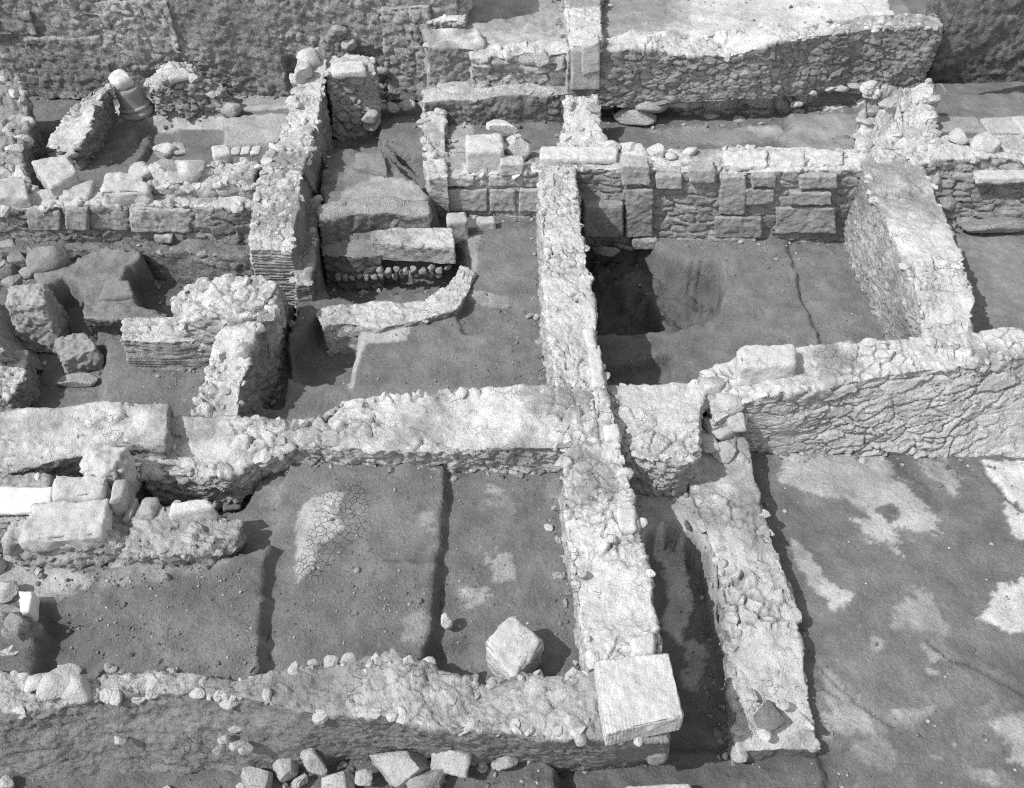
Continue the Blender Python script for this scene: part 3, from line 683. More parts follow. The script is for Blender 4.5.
for k, (px, py, s, t) in enumerate([(232, 700, .24, .5), (243, 690, .2, .5), (236, 727, .15, .42), (224, 740, .13, .4), (238, 745, .16, .42), (246, 748, .14, .42), (219, 750, .12, .35), (120, 740, .12, .45), (60, 683, .42, .5), (75, 690, .36, .5), (35, 682, .3, .52), (312, 664, .16, .46), (330, 664, .2, .48), (348, 660, .18, .46), (240, 715, .18, .5), (498, 684, .2, .5), (560, 735, .22, .44), (545, 742, .2, .42), (520, 715, .3, .45), (500, 740, .18, .42), (574, 676, .2, .5)]):
    rock('bedded_stone', px, py, .80 if py < 710 else .45, (s*1.3, s, s*.8), 200+k, tone=t, parent=front, sub=3, cuts=12)

for k, (px, py, s, z) in enumerate([(716, 430, .5, .2), (730, 404, .5, .5), (706, 446, .42, .15), (738, 420, .42, .4), (722, 452, .4, .1), (703, 400, .4, .5), (716, 388, .45, .6)]):
    rock('bedded_stone', px, py, z, (s*1.1, s, s*.8), 900+k, tone=.48, parent=wr, sub=3, rough=.12)
# ------------------------------------------------------------------ middle room and the walls behind it
bw = wall('back_wall', 'mixed masonry wall of squared blocks and rubble behind the deep room right of the spine', [
    ((560, 147), (560, 168), 1.18), ((600, 147), (600, 168), 1.18), ((700, 149), (700, 172), 1.18), ((790, 149), (790, 172), 1.18), ((880, 148), (880, 168), 1.2)],
    -.6, L=S('rubble', .45), T=S('top', 0.60, amp=.04), R=S('mixed', .36), chips=8, chipsize=(.06, .2), bulge=.04, lowtop=.05)
yf = P(700, 172, 1.18)[1]-.07
for k, (a, b, c, d_, t, ang) in enumerate([(626, 190, 653, 238, .33, 0), (720, 177, 746, 215, .36, 0), (715, 218, 762, 239, .33, 0), (708, 239, 757, 268, .31, 0), (776, 208, 836, 234, .36, 0), (746, 190, 774, 205, .34, 0), (790, 193, 832, 206, .38, 0), (584, 206, 624, 238, .3, 0), (622, 166, 650, 186, .4, 0), (677, 240, 706, 252, .36, 0), (632, 240, 658, 250, .36, 0), (690, 170, 716, 184, .38, 0), (656, 176, 682, 190, .38, 0), (800, 176, 838, 189, .36, 0), (752, 176, 776, 188, .36, 0)]):
    faceblock('squared_block', [(a, b), (c, b), (c, d_), (a, d_)], yf-.02*(k % 4), .35, tone=t, parent=bw, rnd=.045, rough=.022, chip=.06, ds=.024)
for k, (px, py, s) in enumerate([(612, 147, .34), (640, 150, .3), (655, 152, .34), (690, 152, .26), (628, 147, .3), (672, 156, .26)]):
    rock('capping_stone', px, py, 1.1, (s*1.2, s, s*.8), 300+k, tone=.58, parent=bw, sub=3)
topblock('capping_slab', [(540, 146), (618, 146), (618, 158), (540, 158)], 1.28, .16, tone=.6, parent=bw, rnd=.1, rough=.02)
for k, (a, c) in enumerate([(724, 768), (770, 806), (808, 846)]):
    topblock('capping_slab', [(a, 150-k*.6), (c, 149+k*.4), (c-1-k, 165-k), (a+1, 166-k*.8)], 1.27-.015*k, .14, tone=.58-.02*(k % 2), parent=bw, rnd=.16, rough=.04, chip=.07)

bm_ = wall('back_wall', 'short wall of squared stones left of the spine carrying one large cube block', [
    ((428, 152), (428, 172), 1.0), ((470, 152), (470, 176), 1.05), ((520, 150), (520, 174), 1.12), ((560, 148), (560, 172), 1.15)],
    -.1, L=S('rubble', .45), T=S('top', 0.60), R=S('mixed', .40), chips=10, chipsize=(.06, .18))
ye = P(490, 176, 1.05)[1]-.06
for k, (a, b, c, d_, t) in enumerate([(445, 190, 487, 212, .4), (490, 190, 516, 212, .4), (519, 190, 543, 213, .42), (505, 215, 530, 224, .42), (446, 178, 474, 187, .46), (500, 164, 524, 176, .46), (488, 176, 524, 187, .44)]):
    faceblock('squared_block', [(a, b), (c, b), (c, d_), (a, d_)], ye-.02*(k % 3), .35, tone=t, parent=bm_, rnd=.045, rough=.022, chip=.05, ds=.024)
topblock('squared_block', [(446, 212), (466, 211), (468, 220), (447, 222)], .58, .55, tone=.46, parent=bm_, rnd=.1, rough=.02)
topblock('squared_block', [(477, 217), (494, 216), (496, 222), (476, 223)], .34, .3, tone=.46, parent=bm_, rnd=.1, rough=.02)
topblock('squared_block', [(356, 152), (384, 152), (388, 172), (352, 166)], .98, .3, tone=.26, rnd=.14, rough=.03, label='worn grey block lying in the corridor beside a small dark hole', cat='block')
rock('capping_stone', 517, 150, 1.0, (.55, .5, .55), 330, tone=.56, parent=bm_)
rock('capping_stone', 500, 127, 1.15, (.8, .3, .25), 331, tone=.6, parent=bm_, rz=-.25)
rock('capping_stone', 516, 140, 1.15, (.4, .4, .4), 333, tone=.57, parent=bm_)
topblock('cube_block', [(465, 134), (503, 132), (504, 150), (466, 152)], 1.55, .5, tone=.56, rnd=.08, rough=.015, label='large pale cube-like block resting on the short back wall left of the spine', cat='block')
wall('pillar', 'weathered upright stone pillar at the left end of the short back wall', [((424, 160), (428, 176), 1.12), ((444, 158), (448, 176), 1.16)], -.1, L=S('rough', .46, amp=.04), T=S('top', 0.59), R=S('rough', .46, amp=.04), cat='pillar', chips=5, ds=.03)

# sunken pit in the middle room: ashlar ledge, cobble footing, plaster rim
pl = wall('plaster_rim', 'curved pale plaster rim on the near side of the sunken pit in the middle room', [
    ((316, 308), (322, 326), .27), ((345, 303), (345, 323), .23), ((372, 300), (380, 328), .23), ((400, 302), (412, 322), .23), ((425, 296), (432, 317), .23), ((446, 286), (458, 308), .25), ((456, 276), (470, 290), .26), ((460, 264), (474, 272), .27)],
    -.4, L=S('earth', .4), T=S('rough', 0.56, amp=.06), R=S('rough', .44, amp=.05), cat='plaster rim', chips=2, bulge=.05, ds=.03, lowtop=.02, soil=.05, spill=2)
fp = wall('ashlar_ledge', 'pale stone ledge overhanging the sunken pit below the earth bank', [
    ((372, 232), (372, 243), .5), ((400, 229), (398, 244), .5), ((425, 228), (424, 246), .5), ((452, 227), (455, 247), .5)],
    .12, L=S('earth', .3), T=S('top', 0.58, amp=.03), R=S('rough', .47, amp=.03), cat='ledge', chips=1, bulge=.03, ds=.03, sub=.0)
for k in range(15):
    px = 338+k*7.2; rock('footing_cobble', px, 277-.35*k+(k % 3), -.30, (.15, .16, .17), 360+k, tone=.34, parent=fp, sub=3)
for k in range(9):
    px = 380+k*8.5; rock('footing_cobble', px, 270-.3*k+(k % 2)*2, -.1, (.16, .18, .15), 380+k, tone=.32, parent=fp, sub=3)
wall('ashlar_ledge', 'rough dark earth and stone bank at the west side of the sunken pit', [((318, 233), (322, 252), .30), ((350, 234), (352, 256), .28), ((378, 236), (380, 254), .28)], -.5, T=S('earth', .28), L=S('earth', .2), R=S('rubble', .2), E=S('rubble', .2), cat='bank', chips=4, chiptone=.35, ds=.035)

wall('earth_bank', 'steep rough earth bank dropping from the corridor to the ashlar ledge of the pit', [((318, 206), (320, 221), .84), ((345, 202), (345, 216), .84), ((385, 198), (386, 212), .84), ((428, 200), (429, 213), .84)], .1, L=S('earth', .2), T=S('earth', .36, amp=.04), R=S('conglom', .21, amp=.07), E=S('conglom', .2), cat='bank', mat=M_SOIL, chips=3, chiptone=.35, ds=.03, bulge=.05, batter=(0, .03))
for k, (px, py, s) in enumerate([(606, 252, .5), (690, 262, .5), (712, 268, .4), (740, 274, .5), (665, 250, .4), (624, 246, .4)]):
    rock('footing_stone', px, py, -.75, (s*1.4, s*.7, s*.6), 960+k, tone=.27, parent=bw, sub=3, rough=.12)
# right-hand wall of the deep room
wall('side_wall', 'tall wall with a stone-and-tile face closing the deep room on its right', [
    ((856, 150), (905, 148), 1.22, (834, 214)), ((866, 172), (925, 168), 1.22, (838, 228)), ((882, 215), (945, 215), 1.22, (850, 255)), ((900, 255), (962, 258), 1.22, (863, 285)), ((920, 310), (974, 290), 1.2, (878, 320)), ((930, 345), (968, 345), 1.12, (890, 348)), ((936, 360), (968, 360), 1.05, (896, 362))],
    -.5, L=S('rubble', .44, cell=(.24, .2, .10), amp=.03, var=.3), T=S('top', 0.60, amp=.055, cell=.3), R=S('rough', .44, amp=.07), chips=6, bulge=.05, lowtop=.06)

# ------------------------------------------------------------------ far right
lw = wall('terrace_wall', 'collapsed wall of tiles and boulders below the pale slabs at the right edge', [
    ((908, 140), (905, 168), 1.22, None, (930, 238)), ((940, 138), (940, 158), 1.22, None, (944, 238)), ((980, 136), (982, 158), 1.2, None, (985, 238)), ((1024, 134), (1030, 158), 1.2, None, (1030, 236)), ((1090, 130), (1096, 154), 1.2, None, (1090, 234))],
    -.35, L=S('rough', .4), T=S('top', 0.58), R=S('rubble', .36, cell=(.5, .4, .16), amp=.08), chips=8, chipsize=(.07, .2), bulge=.06)
topblock('shelf_slab', [(972, 165), (1060, 160), (1062, 178), (978, 178)], .98, .14, tone=.56, parent=lw, rnd=.12, rough=.02)
rock('boulder', 986, 146, 1.0, (.62, .6, .55), 420, tone=.5, label='rounded pale boulder sitting on the collapsed wall at the right edge', cat='boulder', flat=.8)
for k in range(6): topblock('tile', [(953+k*.5, 150+k*4), (967, 150+k*4), (967, 153+k*4), (952+k*.5, 153+k*4)], 1.2-.11*k, .05, tone=.42, parent=lw, mat=M_BRICK, rnd=.1)
rock('bedded_stone', 957, 138, 1.1, (.5, .4, .4), 421, tone=.52, parent=lw)
rock('bedded_stone', 930, 176, .6, (.6, .5, .5), 422, tone=.42, parent=lw)
rock('bedded_stone', 955, 182, .3, (.7, .5, .6), 423, tone=.36, parent=lw)
rock('bedded_stone', 940, 205, .0, (.6, .5, .5), 424, tone=.36, parent=lw)
rock('bedded_stone', 1012, 146, 1.05, (.7, .4, .35), 425, tone=.46, parent=lw)
rock('bedded_stone', 1000, 225, -.2, (1.6, .5, .35), 426, tone=.3, parent=lw)
topblock('paving_slab', [(926, 116), (976, 116), (988, 131), (934, 131)], 1.22, .14, tone=.33, label='grey paving slab in the row behind the right terrace wall, next to the rubble pier', cat='slab', rnd=.04, rough=.006)
topblock('paving_slab', [(980, 118), (1012, 116), (1022, 132), (990, 133)], 1.24, .14, tone=.46, label='pale paving slab in the row behind the right terrace wall, second from the pier', cat='slab', rnd=.04, rough=.006)
topblock('paving_slab', [(1012, 116), (1050, 113), (1062, 128), (1024, 132)], 1.34, .2, tone=.52, label='raised pale paving slab at the right edge of the photo, end of the slab row', cat='slab', rnd=.04, rough=.006)
wall('cutting_wall', 'dark earth-and-rubble cutting face rising in the upper right corner', [
    ((9.4, 21.6, 4.6), (9.5, 20.75, 4.4), 4.6), ((12, 21.9, 4.6), (12, 20.95, 4.4), 4.6), ((16, 22.1, 4.6), (16, 21.2, 4.4), 4.6)], 1.0, L=S('earth', .2), T=S('earth', .3), R=S('conglom', .15, amp=.09), E=S('conglom', .15), chips=4, cat='wall', ds=.05, mat=M_SOIL, bulge=.10, batter=(0, .15))

# ------------------------------------------------------------------ upper right terrace
kw = wall('terrace_wall', 'high rubble retaining wall holding up the bright terrace at the top right', [
    ((598, 38), (600, 53), 2.42), ((640, 38), (640, 51), 2.42), ((680, 37), (682, 53), 2.40), ((740, 34), (745, 52), 2.42), ((800, 26), (800, 42), 2.46), ((860, 18), (860, 32), 2.5), ((905, 14), (906, 28), 2.52), ((938, 12), (942, 26), 2.52)],
    [1.34, 1.22, 1.36, 1.44, 1.34, 1.2, 1.05, .9], L=S('rough', .5), T=S('top', 0.64, amp=.04), R=S('rubble', .33, cell=(.25, .25, .13), amp=.05, var=.25), E=S('rubble', .36), chips=9, bulge=.12, lowtop=.10, sub=.06)
for k, (px, py, s, t) in enumerate([(625, 98, .5, .36), (650, 105, .75, .42), (635, 116, .8, .44), (672, 100, .7, .42), (690, 100, .6, .4), (700, 110, .35, .34), (712, 117, .35, .34), (738, 120, .3, .36), (748, 108, .3, .36), (765, 112, .3, .34), (795, 104, .3, .5), (797, 112, .3, .5), (798, 119, .28, .5), (812, 93, .25, .5), (828, 88, .34, .46), (840, 88, .34, .46), (605, 104, .35, .36), (855, 86, .34, .42)]):
    zz = 1.3 if py < 95 else (1.05 if py < 107 else .8)
    rock('underpinning_stone', px, py, zz-.1, (s*1.2, s*.8, s*.55), 440+k, tone=t, parent=kw, sub=3, cuts=12)
wall('earth_bank', 'shaded bank of earth hollowed out under the high retaining wall', [((1.4, 19.9, 1.55), (1.4, 19.72, 1.5), 1.5), ((5, 20.2, 1.6), (5, 19.85, 1.5), 1.5), ((8.4, 20.3, 1.6), (8.4, 19.95, 1.5), 1.5)], .7, L=S('earth', .2), T=S('earth', .2), R=S('earth', .2, amp=.12), cat='bank', mat=M_SOIL, chips=6, chiptone=.3, ds=.05, batter=(0, .15))
wall('pier', 'tumbled rubble pier stepping down from the right end of the high retaining wall', [
    ((868, 88), (930, 82), 2.0), ((866, 102), (932, 98), 1.75), ((862, 118), (932, 112), 1.5), ((862, 135), (936, 130), 1.32), ((860, 152), (930, 150), 1.22)], .6,
    L=S('rubble', .42, cell=(.3, .3, .16), amp=.08), T=S('top', 0.56, amp=.055, cell=.3), R=S('rubble', .36, amp=.07), chips=70, chipsize=(.09, .24), chiptone=.52, bulge=.10, lowtop=.12, cat='pier')
topblock('terrace_slab', [(822, 4), (862, 3), (873, 18), (828, 20)], 2.42, .14, tone=.58, label='pale flat slab lying on the bright terrace at the top right', cat='slab', rnd=.05)
# pillar strip and left terraces
kp = wall('party_wall', 'narrow pale wall running back between the two top terraces', [
    ((563, -30), (602, -30), 2.6), ((566, 10), (600, 10), 2.6), ((568, 30), (602, 30), 2.6), ((569, 46), (602, 46), 2.56)], 1.3, L=S('rubble', .45), T=S('top', 0.62), R=S('rubble', .42), E=S('rough', .42, amp=.03), chips=8)
faceblock('upright_slab', [(571, 50), (600, 48), (600, 90), (571, 91)], P(585, 46, 2.56)[1]-.12, .3, tone=.40, parent=kp, rnd=.06)
faceblock('upright_slab', [(582, 48), (600, 40), (600, 72), (582, 76)], P(585, 46, 2.56)[1]-.16, .3, tone=.43, parent=kp, rnd=.06)
wall('wall_stub', 'low sloping stub of rubble below the upright slab between the top terraces', [((566, 94), (598, 92), 1.75), ((566, 115), (600, 115), 1.45), ((566, 146), (604, 146), 1.22)], .7, L=S('rubble', .45, amp=.06), T=S('top', 0.57, amp=.04), R=S('rubble', .4, amp=.05), chips=24, chipsize=(.07, .2), cat='wall', lowtop=.1)
sr = wall('terrace_edge', 'irregular row of pale boulders edging the upper terrace left of the party wall', [((470, 44), (472, 56), 2.2), ((520, 42), (520, 54), 2.22), ((568, 40), (568, 52), 2.22)], 1.4, L=S('earth', .3), T=S('top', 0.57), R=S('rubble', .45, cell=(.4, .4, .2), amp=.08), spill=0, chips=5, chipsize=(.1, .22), cat='wall')
for k, (px, py, s) in enumerate([(490, 56, .5), (513, 56, .5), (529, 56, .62), (538, 58, .55), (558, 52, .65), (500, 70, .45), (545, 70, .4), (480, 66, .4), (523, 72, .4), (560, 68, .4)]):
    rock('edging_boulder', px, py, 1.85 if py < 62 else 1.55, (s*1.1, s*.8, s*.8), 480+k, tone=.55, parent=sr, sub=3)
wall('terrace_edge', 'rough pale masonry stub at the left end of the top terraces', [((426, -20), (470, -20), 2.45), ((428, 8), (468, 8), 2.42), ((429, 20), (464, 22), 2.36)], 1.4, L=S('rubble', .4), T=S('top', 0.60), R=S('rough', .5), E=S('rough', .45, amp=.09), spill=0, chips=5, cat='wall', bulge=.08)
wall('terrace_edge', 'stepped lump of pale masonry below the left end of the top terraces', [((424, 28), (478, 30), 2.35), ((426, 40), (480, 42), 2.3), ((428, 46), (474, 48), 2.28)], 1.4, L=S('rough', .4), T=S('top', 0.60), R=S('rough', .5), E=S('conglom', .26, amp=.09), spill=0, chips=4, cat='wall', bulge=.08)
wall('earth_scarp', 'dark pitted earth scarp below the lower left terrace', [((424, 90), (424, 102), 1.46), ((470, 88), (470, 98), 1.5), ((520, 86), (520, 95), 1.52), ((568, 84), (568, 93), 1.54)], .75, L=S('earth', .2), T=S('earth', .5, amp=.05), R=S('conglom', .17, amp=.08), E=S('rubble', .4), chips=6, chiptone=.45, cat='wall', batter=(0, .05), mat=M_SOIL, bulge=.06)
wall('rubble_edge', 'lumpy pale stone edge of the corridor below the lower left terrace', [((428, 100), (444, 102), 1.35), ((424, 118), (444, 120), 1.15), ((424, 148), (446, 150), 1.05), ((430, 160), (450, 160), 1.0)], .2, L=S('rubble', .3), T=S('top', 0.57, amp=.06), R=S('rubble', .4), chips=14, cat='wall', bulge=.06, chipsize=(.06, .16))

# ------------------------------------------------------------------ left-hand rooms
gw = wall('block_wall', 'wall of big tumbled blocks dividing the upper left room from the hypocaust room below', [
    ((-60, 190), (-60, 208), .95), ((20, 190), (20, 208), .95), ((90, 188), (90, 206), .95), ((150, 187), (152, 205), .95), ((205, 186), (205, 206), 1.0), ((262, 184), (258, 206), 1.0)],
    -.1, L=S('rubble', .42), T=S('top', 0.58), R=S('rubble', .30, cell=(.4, .4, .2), amp=.06), chips=8, chipsize=(.06, .18), bulge=.05)
yg = P(150, 205, .95)[1]-.08
for k, (a, b, c, d_, t, dep) in enumerate([(-30, 212, 24, 232, .32, .4), (26, 211, 60, 231, .33, .4), (64, 209, 88, 230, .34, .4), (91, 207, 128, 230, .33, .4), (129, 209, 192, 233, .40, .6), (194, 208, 214, 228, .34, .4), (216, 214, 241, 232, .42, .45), (205, 234, 250, 246, .4, .5), (152, 236, 172, 243, .4, .4)]):
    faceblock('squared_block', [(a, b), (c, b+1), (c, d_+1), (a+2, d_)], yg-.05*(k % 3), dep, tone=t, parent=gw, rnd=.05, rough=.025, chip=.06, ds=.024)
topblock('rough_block', [(104, 172), (142, 171), (150, 190), (98, 192)], 1.28, .38, tone=.5, parent=gw, rnd=.15, rough=.045, chip=.08)
topblock('rough_block', [(64, 179), (95, 179), (88, 198), (58, 196)], 1.12, .3, tone=.46, parent=gw, rnd=.12, rough=.03, dz=(.0, .0, -.05, -.05))
topblock('rough_block', [(30, 160), (68, 152), (76, 172), (50, 188)], 1.35, .42, tone=.46, parent=gw, rnd=.12, rough=.035, dz=(0, .05, 0, -.1))
topblock('rough_block', [(-20, 176), (24, 178), (28, 196), (-20, 198)], 1.15, .3, tone=.44, parent=gw, rnd=.12, rough=.03)
rear = wall('rubble_wall', 'rubble wall of thin tile courses above the tumbled blocks, running up to the brick pier', [
    ((140, 170), (142, 190), 1.12), ((175, 168), (178, 188), 1.18), ((215, 166), (216, 186), 1.22), ((258, 160), (252, 186), 1.28)], .5, L=S('rubble', .42), T=S('rubble', .52, amp=.07), R=S('mixed', .44), chips=22, chipsize=(.07, .2), bulge=.07, lowtop=.08)
for k, (px, py, s) in enumerate([(145, 172, .55), (166, 172, .66), (190, 170, .72), (166, 152, .5), (178, 151, .42), (135, 176, .4), (205, 175, .45), (228, 178, .4), (244, 172, .4), (175, 178, .5)]):
    rock('loose_boulder', px, py, 1.05 if py > 160 else .8, (s*1.1, s*.9, s*.75), 500+k, tone=.5, parent=rear, sub=3, cuts=13)
topblock('rough_block', [(211, 146), (228, 144), (231, 152), (213, 156)], 1.4, .34, tone=.55, parent=rear, rnd=.12, rough=.02)
for k in range(3): topblock('tile', [(232+10*k, 146), (241+10*k, 145), (239+10*k, 153), (230+10*k, 154)], 1.15, .07, tone=.55, parent=rear, rnd=.08)
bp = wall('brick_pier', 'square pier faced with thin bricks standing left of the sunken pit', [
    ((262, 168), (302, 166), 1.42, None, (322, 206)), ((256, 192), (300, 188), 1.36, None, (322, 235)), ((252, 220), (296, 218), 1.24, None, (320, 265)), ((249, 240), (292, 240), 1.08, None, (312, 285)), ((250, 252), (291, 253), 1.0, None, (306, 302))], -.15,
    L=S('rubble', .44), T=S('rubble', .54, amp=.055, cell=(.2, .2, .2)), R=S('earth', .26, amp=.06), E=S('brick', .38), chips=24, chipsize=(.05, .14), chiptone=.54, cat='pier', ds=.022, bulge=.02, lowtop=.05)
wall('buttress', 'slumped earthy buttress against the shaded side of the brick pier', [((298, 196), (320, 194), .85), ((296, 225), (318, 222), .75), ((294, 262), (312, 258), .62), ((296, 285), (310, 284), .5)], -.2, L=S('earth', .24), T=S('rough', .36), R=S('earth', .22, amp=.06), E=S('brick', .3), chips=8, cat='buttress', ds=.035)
iw = wall('dividing_wall', 'rough pale wall running back from the brick pier towards the rear cutting', [
    ((300, 58), (328, 62), 1.75, None, (333, 118)), ((296, 84), (322, 84), 1.6, None, (330, 128)), ((290, 112), (318, 112), 1.48, None, (330, 150)), ((272, 142), (312, 146), 1.42, None, (328, 178)), ((258, 168), (302, 170), 1.42, None, (324, 205))], .25,
    L=S('rubble', .42), T=S('top', 0.58, amp=.06), R=S('rubble', .34, amp=.05), chips=14, chipsize=(.06, .18), bulge=.06, lowtop=.08)
for k, (px, py, s, z) in enumerate([(310, 60, .55, 1.6), (302, 72, .45, 1.55), (320, 56, .4, 1.65), (298, 80, .4, 1.4)]):
    rock('crest_stone', px, py, z, (s, s, s*.9), 520+k, tone=.56, parent=iw, sub=3)
cw = wall('end_wall', 'short wall of stacked stones across the back of the corridor', [((322, 56), (326, 72), 1.72), ((350, 58), (352, 70), 1.72), ((374, 62), (375, 72), 1.66)], .05,
    L=S('rubble', .4), T=S('top', 0.58), R=S('rubble', .42, cell=(.36, .3, .2), amp=.07), E=S('rubble', .4), chips=12, chipsize=(.07, .18))
topblock('capping_slab', [(330, 62), (364, 60), (366, 70), (332, 73)], 1.84, .16, tone=.58, parent=cw, rnd=.12, rough=.02)
rock('footing_boulder', 371, 123, .3, (.45, .4, .35), 531, tone=.5, parent=cw, sub=3)
rock('footing_boulder', 370, 116, .55, (.4, .4, .3), 532, tone=.48, parent=cw, sub=3)
# back of the site
def niche(V):
    a = at(295, 74, 20.85)
    return .35*np.exp(-(((V[:, 0]-a[0])/.16)**4+((V[:, 2]-a[2])/.36)**4))
bk = wall('cutting_wall', 'tall face of packed earth and rubble closing the back of the left-hand rooms', [((-15, 21.7, 4.6), (-15, 20.8, 4.6), 4.6), ((-8, 21.7, 4.6), (-8, 20.82, 4.6), 4.6), ((-1.2, 21.7, 4.6), (-1.2, 20.9, 4.6), 4.6)], .35,
    L=S('earth', .2), T=S('earth', .3), R=S('conglom', .26, amp=.085), chips=0, mat=M_SOIL, bulge=.07, batter=(0, .02), ds=.035, inset=niche)
def facing(pts, y, thick, tone, cell, nm='stone_facing'):
    a, b = at(pts[0][0], 60, y), at(pts[1][0], 60, y); zt = at(pts[0][0], pts[0][1], y)[2]; zb = at(pts[0][0], pts[1][1], y)[2]
    wall(nm, None, [((a[0], y+thick, zt), (a[0], y, zt), zt), ((b[0], y+thick, zt), (b[0], y, zt), zt)], zb, L=S('earth', .2), T=S('top', .4), R=S('rubble', tone, cell=cell, amp=.05, var=.35), parent=bk, chips=0, spill=0, ds=.035, sub=.05, bulge=.03)
facing(((32, 38), (107, 96)), 20.70, .4, .36, (.24, .24, .18))
facing(((386, 8), (432, 98)), 20.74, .5, .42, (.28, .28, .19))
facing(((-10, 14), (46, 32)), 20.76, .4, .33, (.5, .4, .25))
facing(((84, 14), (120, 40)), 20.75, .4, .34, (.34, .3, .22))
facing(((112, 2), (182, 50)), 20.76, .4, .42, (.24, .22, .17))
for k, (px, py, s) in enumerate([(340, 30, .5), (350, 46, .6), (366, 60, .5), (392, 108, .5), (408, 106, .6), (425, 104, .5), (380, 106, .4), (356, 78, .5), (380, 70, .5), (378, 88, .45)]):
    p = at(px, py, 20.72 if py < 100 else 20.1)
    v, f = stone_shape(3, 540+k, 12); v = v*np.array([s*.42, s*.24, s*.26]); a = p+v
    add_mesh('bedded_stone', a, [f], M_STONE, .40 if px < 370 else .46, bk)
# upper left stubs
wall('wall_stub', 'ragged rubble wall end at the left edge below the rear cutting', [((-60, 78), (16, 76), 1.75), ((-60, 100), (26, 98), 1.55), ((-60, 122), (30, 120), 1.2), ((-60, 150), (22, 140), 1.3), ((-60, 172), (24, 172), 1.05), ((-60, 188), (30, 188), 1.0)], .3, L=S('rubble', .4), T=S('rubble', .5, amp=.09, cell=(.3, .3, .25)), R=S('rubble', .36, amp=.08), chips=16, chipsize=(.08, .22), bulge=.1, lowtop=.15)
wall('wall_stub', 'thick leaning rubble stub in the upper left room in front of the column drum', [((90, 90), (109, 83), 1.32, None, (117, 118)), ((72, 106), (100, 100), 1.28, None, (112, 130)), ((60, 122), (90, 124), 1.18, None, (103, 146)), ((50, 140), (78, 144), 1.02, None, (90, 166)), ((46, 148), (72, 152), .94, None, (84, 174))], .42, L=S('rubble', .4), T=S('top', 0.58, amp=.06), R=S('rubble', .34, cell=(.24, .24, .18), amp=.06), chips=14, chipsize=(.06, .18), bulge=.07)
md = wall('rubble_mound', 'heap-like remnant of rubble wall right of the column drum', [((147, 78), (151, 90), 1.1), ((156, 73), (160, 85), 1.25), ((168, 66), (172, 78), 1.42), ((190, 66), (194, 79), 1.38), ((206, 78), (209, 90), 1.1), ((220, 88), (224, 100), .9), ((234, 98), (238, 110), .7)], .45, L=S('rubble', .4), T=S('rubble', .5, amp=.07), R=S('rubble', .36, cell=(.26, .26, .16), amp=.08), chips=26, chipsize=(.06, .18), chiptone=.46, bulge=.07)
topblock('capping_slab', [(166, 70), (184, 66), (192, 74), (168, 78)], 1.5, .16, tone=.55, parent=md, rnd=.15, rough=.03)
rock('end_boulder', 232, 110, .5, (.5, .4, .36), 561, tone=.4, parent=md, sub=3)

# leaning column drum
def lathe(name, prof, base, axis, mat, tone, parent=None, seg=48, jag=0.0, slant=(0, 0)):
    ax = Vector(axis).normalized(); X = ax.cross(Vector((0, 1, 0))).normalized(); Y = ax.cross(X)
    X, Y, ax = map(np.array, (X, Y, ax)); V = []
    top = prof[-1][1]
    for r_, h in prof:
        for k in range(seg):
            a = 2*math.pi*k/seg; hh = h
            d = X*math.cos(a)*r_+Y*math.sin(a)*r_
            hh += (h/top)**3*(slant[0]*math.cos(a)+slant[1]*math.sin(a))*r_
            V.append(np.array(base)+d+ax*hh)
    V = np.array(V); n = len(prof); idx = np.arange(n*seg).reshape(n, seg); nx = np.roll(idx, -1, 1)
    Q = np.stack([idx[:-1], nx[:-1], nx[1:], idx[1:]], -1).reshape(-1, 4)
    N = vnormals(V, Q); c = V.mean(0)
    if ((V-c)*N).sum(1).mean() < 0: Q = Q[:, ::-1]; N = -N
    V = V+N*(.006*fbm(V, 6, 3, 77)+jag*fbm(V, 4, 3, 78))[:, None]
    return add_mesh(name, V, [Q], mat, tone*(1+.12*fbm(V, 3, 3, 79)), parent)
cb = P(138, 113, .5); axd = (-.13, -.02, 1)
dr = bpy.data.objects.new('column_drum', None); col.objects.link(dr); dr.location = cb
tag(dr, 'broken grey column drum with moulded foot leaning in the upper left room', 'column', None, 'thing')
lathe('foot_moulding', [(.05, -.03), (.36, -.02), (.39, .03), (.39, .09), (.35, .13), (.33, .145), (.35, .17), (.36, .20), (.34, .235), (.29, .25), (.05, .26)], cb, axd, M_DRESS, .38, dr)
lathe('shaft', [(.05, .2), (.31, .22), (.305, .26), (.29, .32), (.285, .45), (.28, .58), (.275, .66), (.26, .68), (.18, .69), (.08, .695), (.005, .696)], cb, axd, M_DRESS, .34, dr, slant=(.1, -.2))
a = np.array(cb)+np.array(axd)/np.linalg.norm(axd)*.68+np.array([-.05, .03, 0])
lathe('broken_top', [(.05, -.02), (.23, -.01), (.235, .06), (.22, .16), (.21, .22), (.15, .24), (.005, .245)], a, (-.3, -.1, 1), M_DRESS, .62, dr, jag=.05, slant=(.25, -.25))

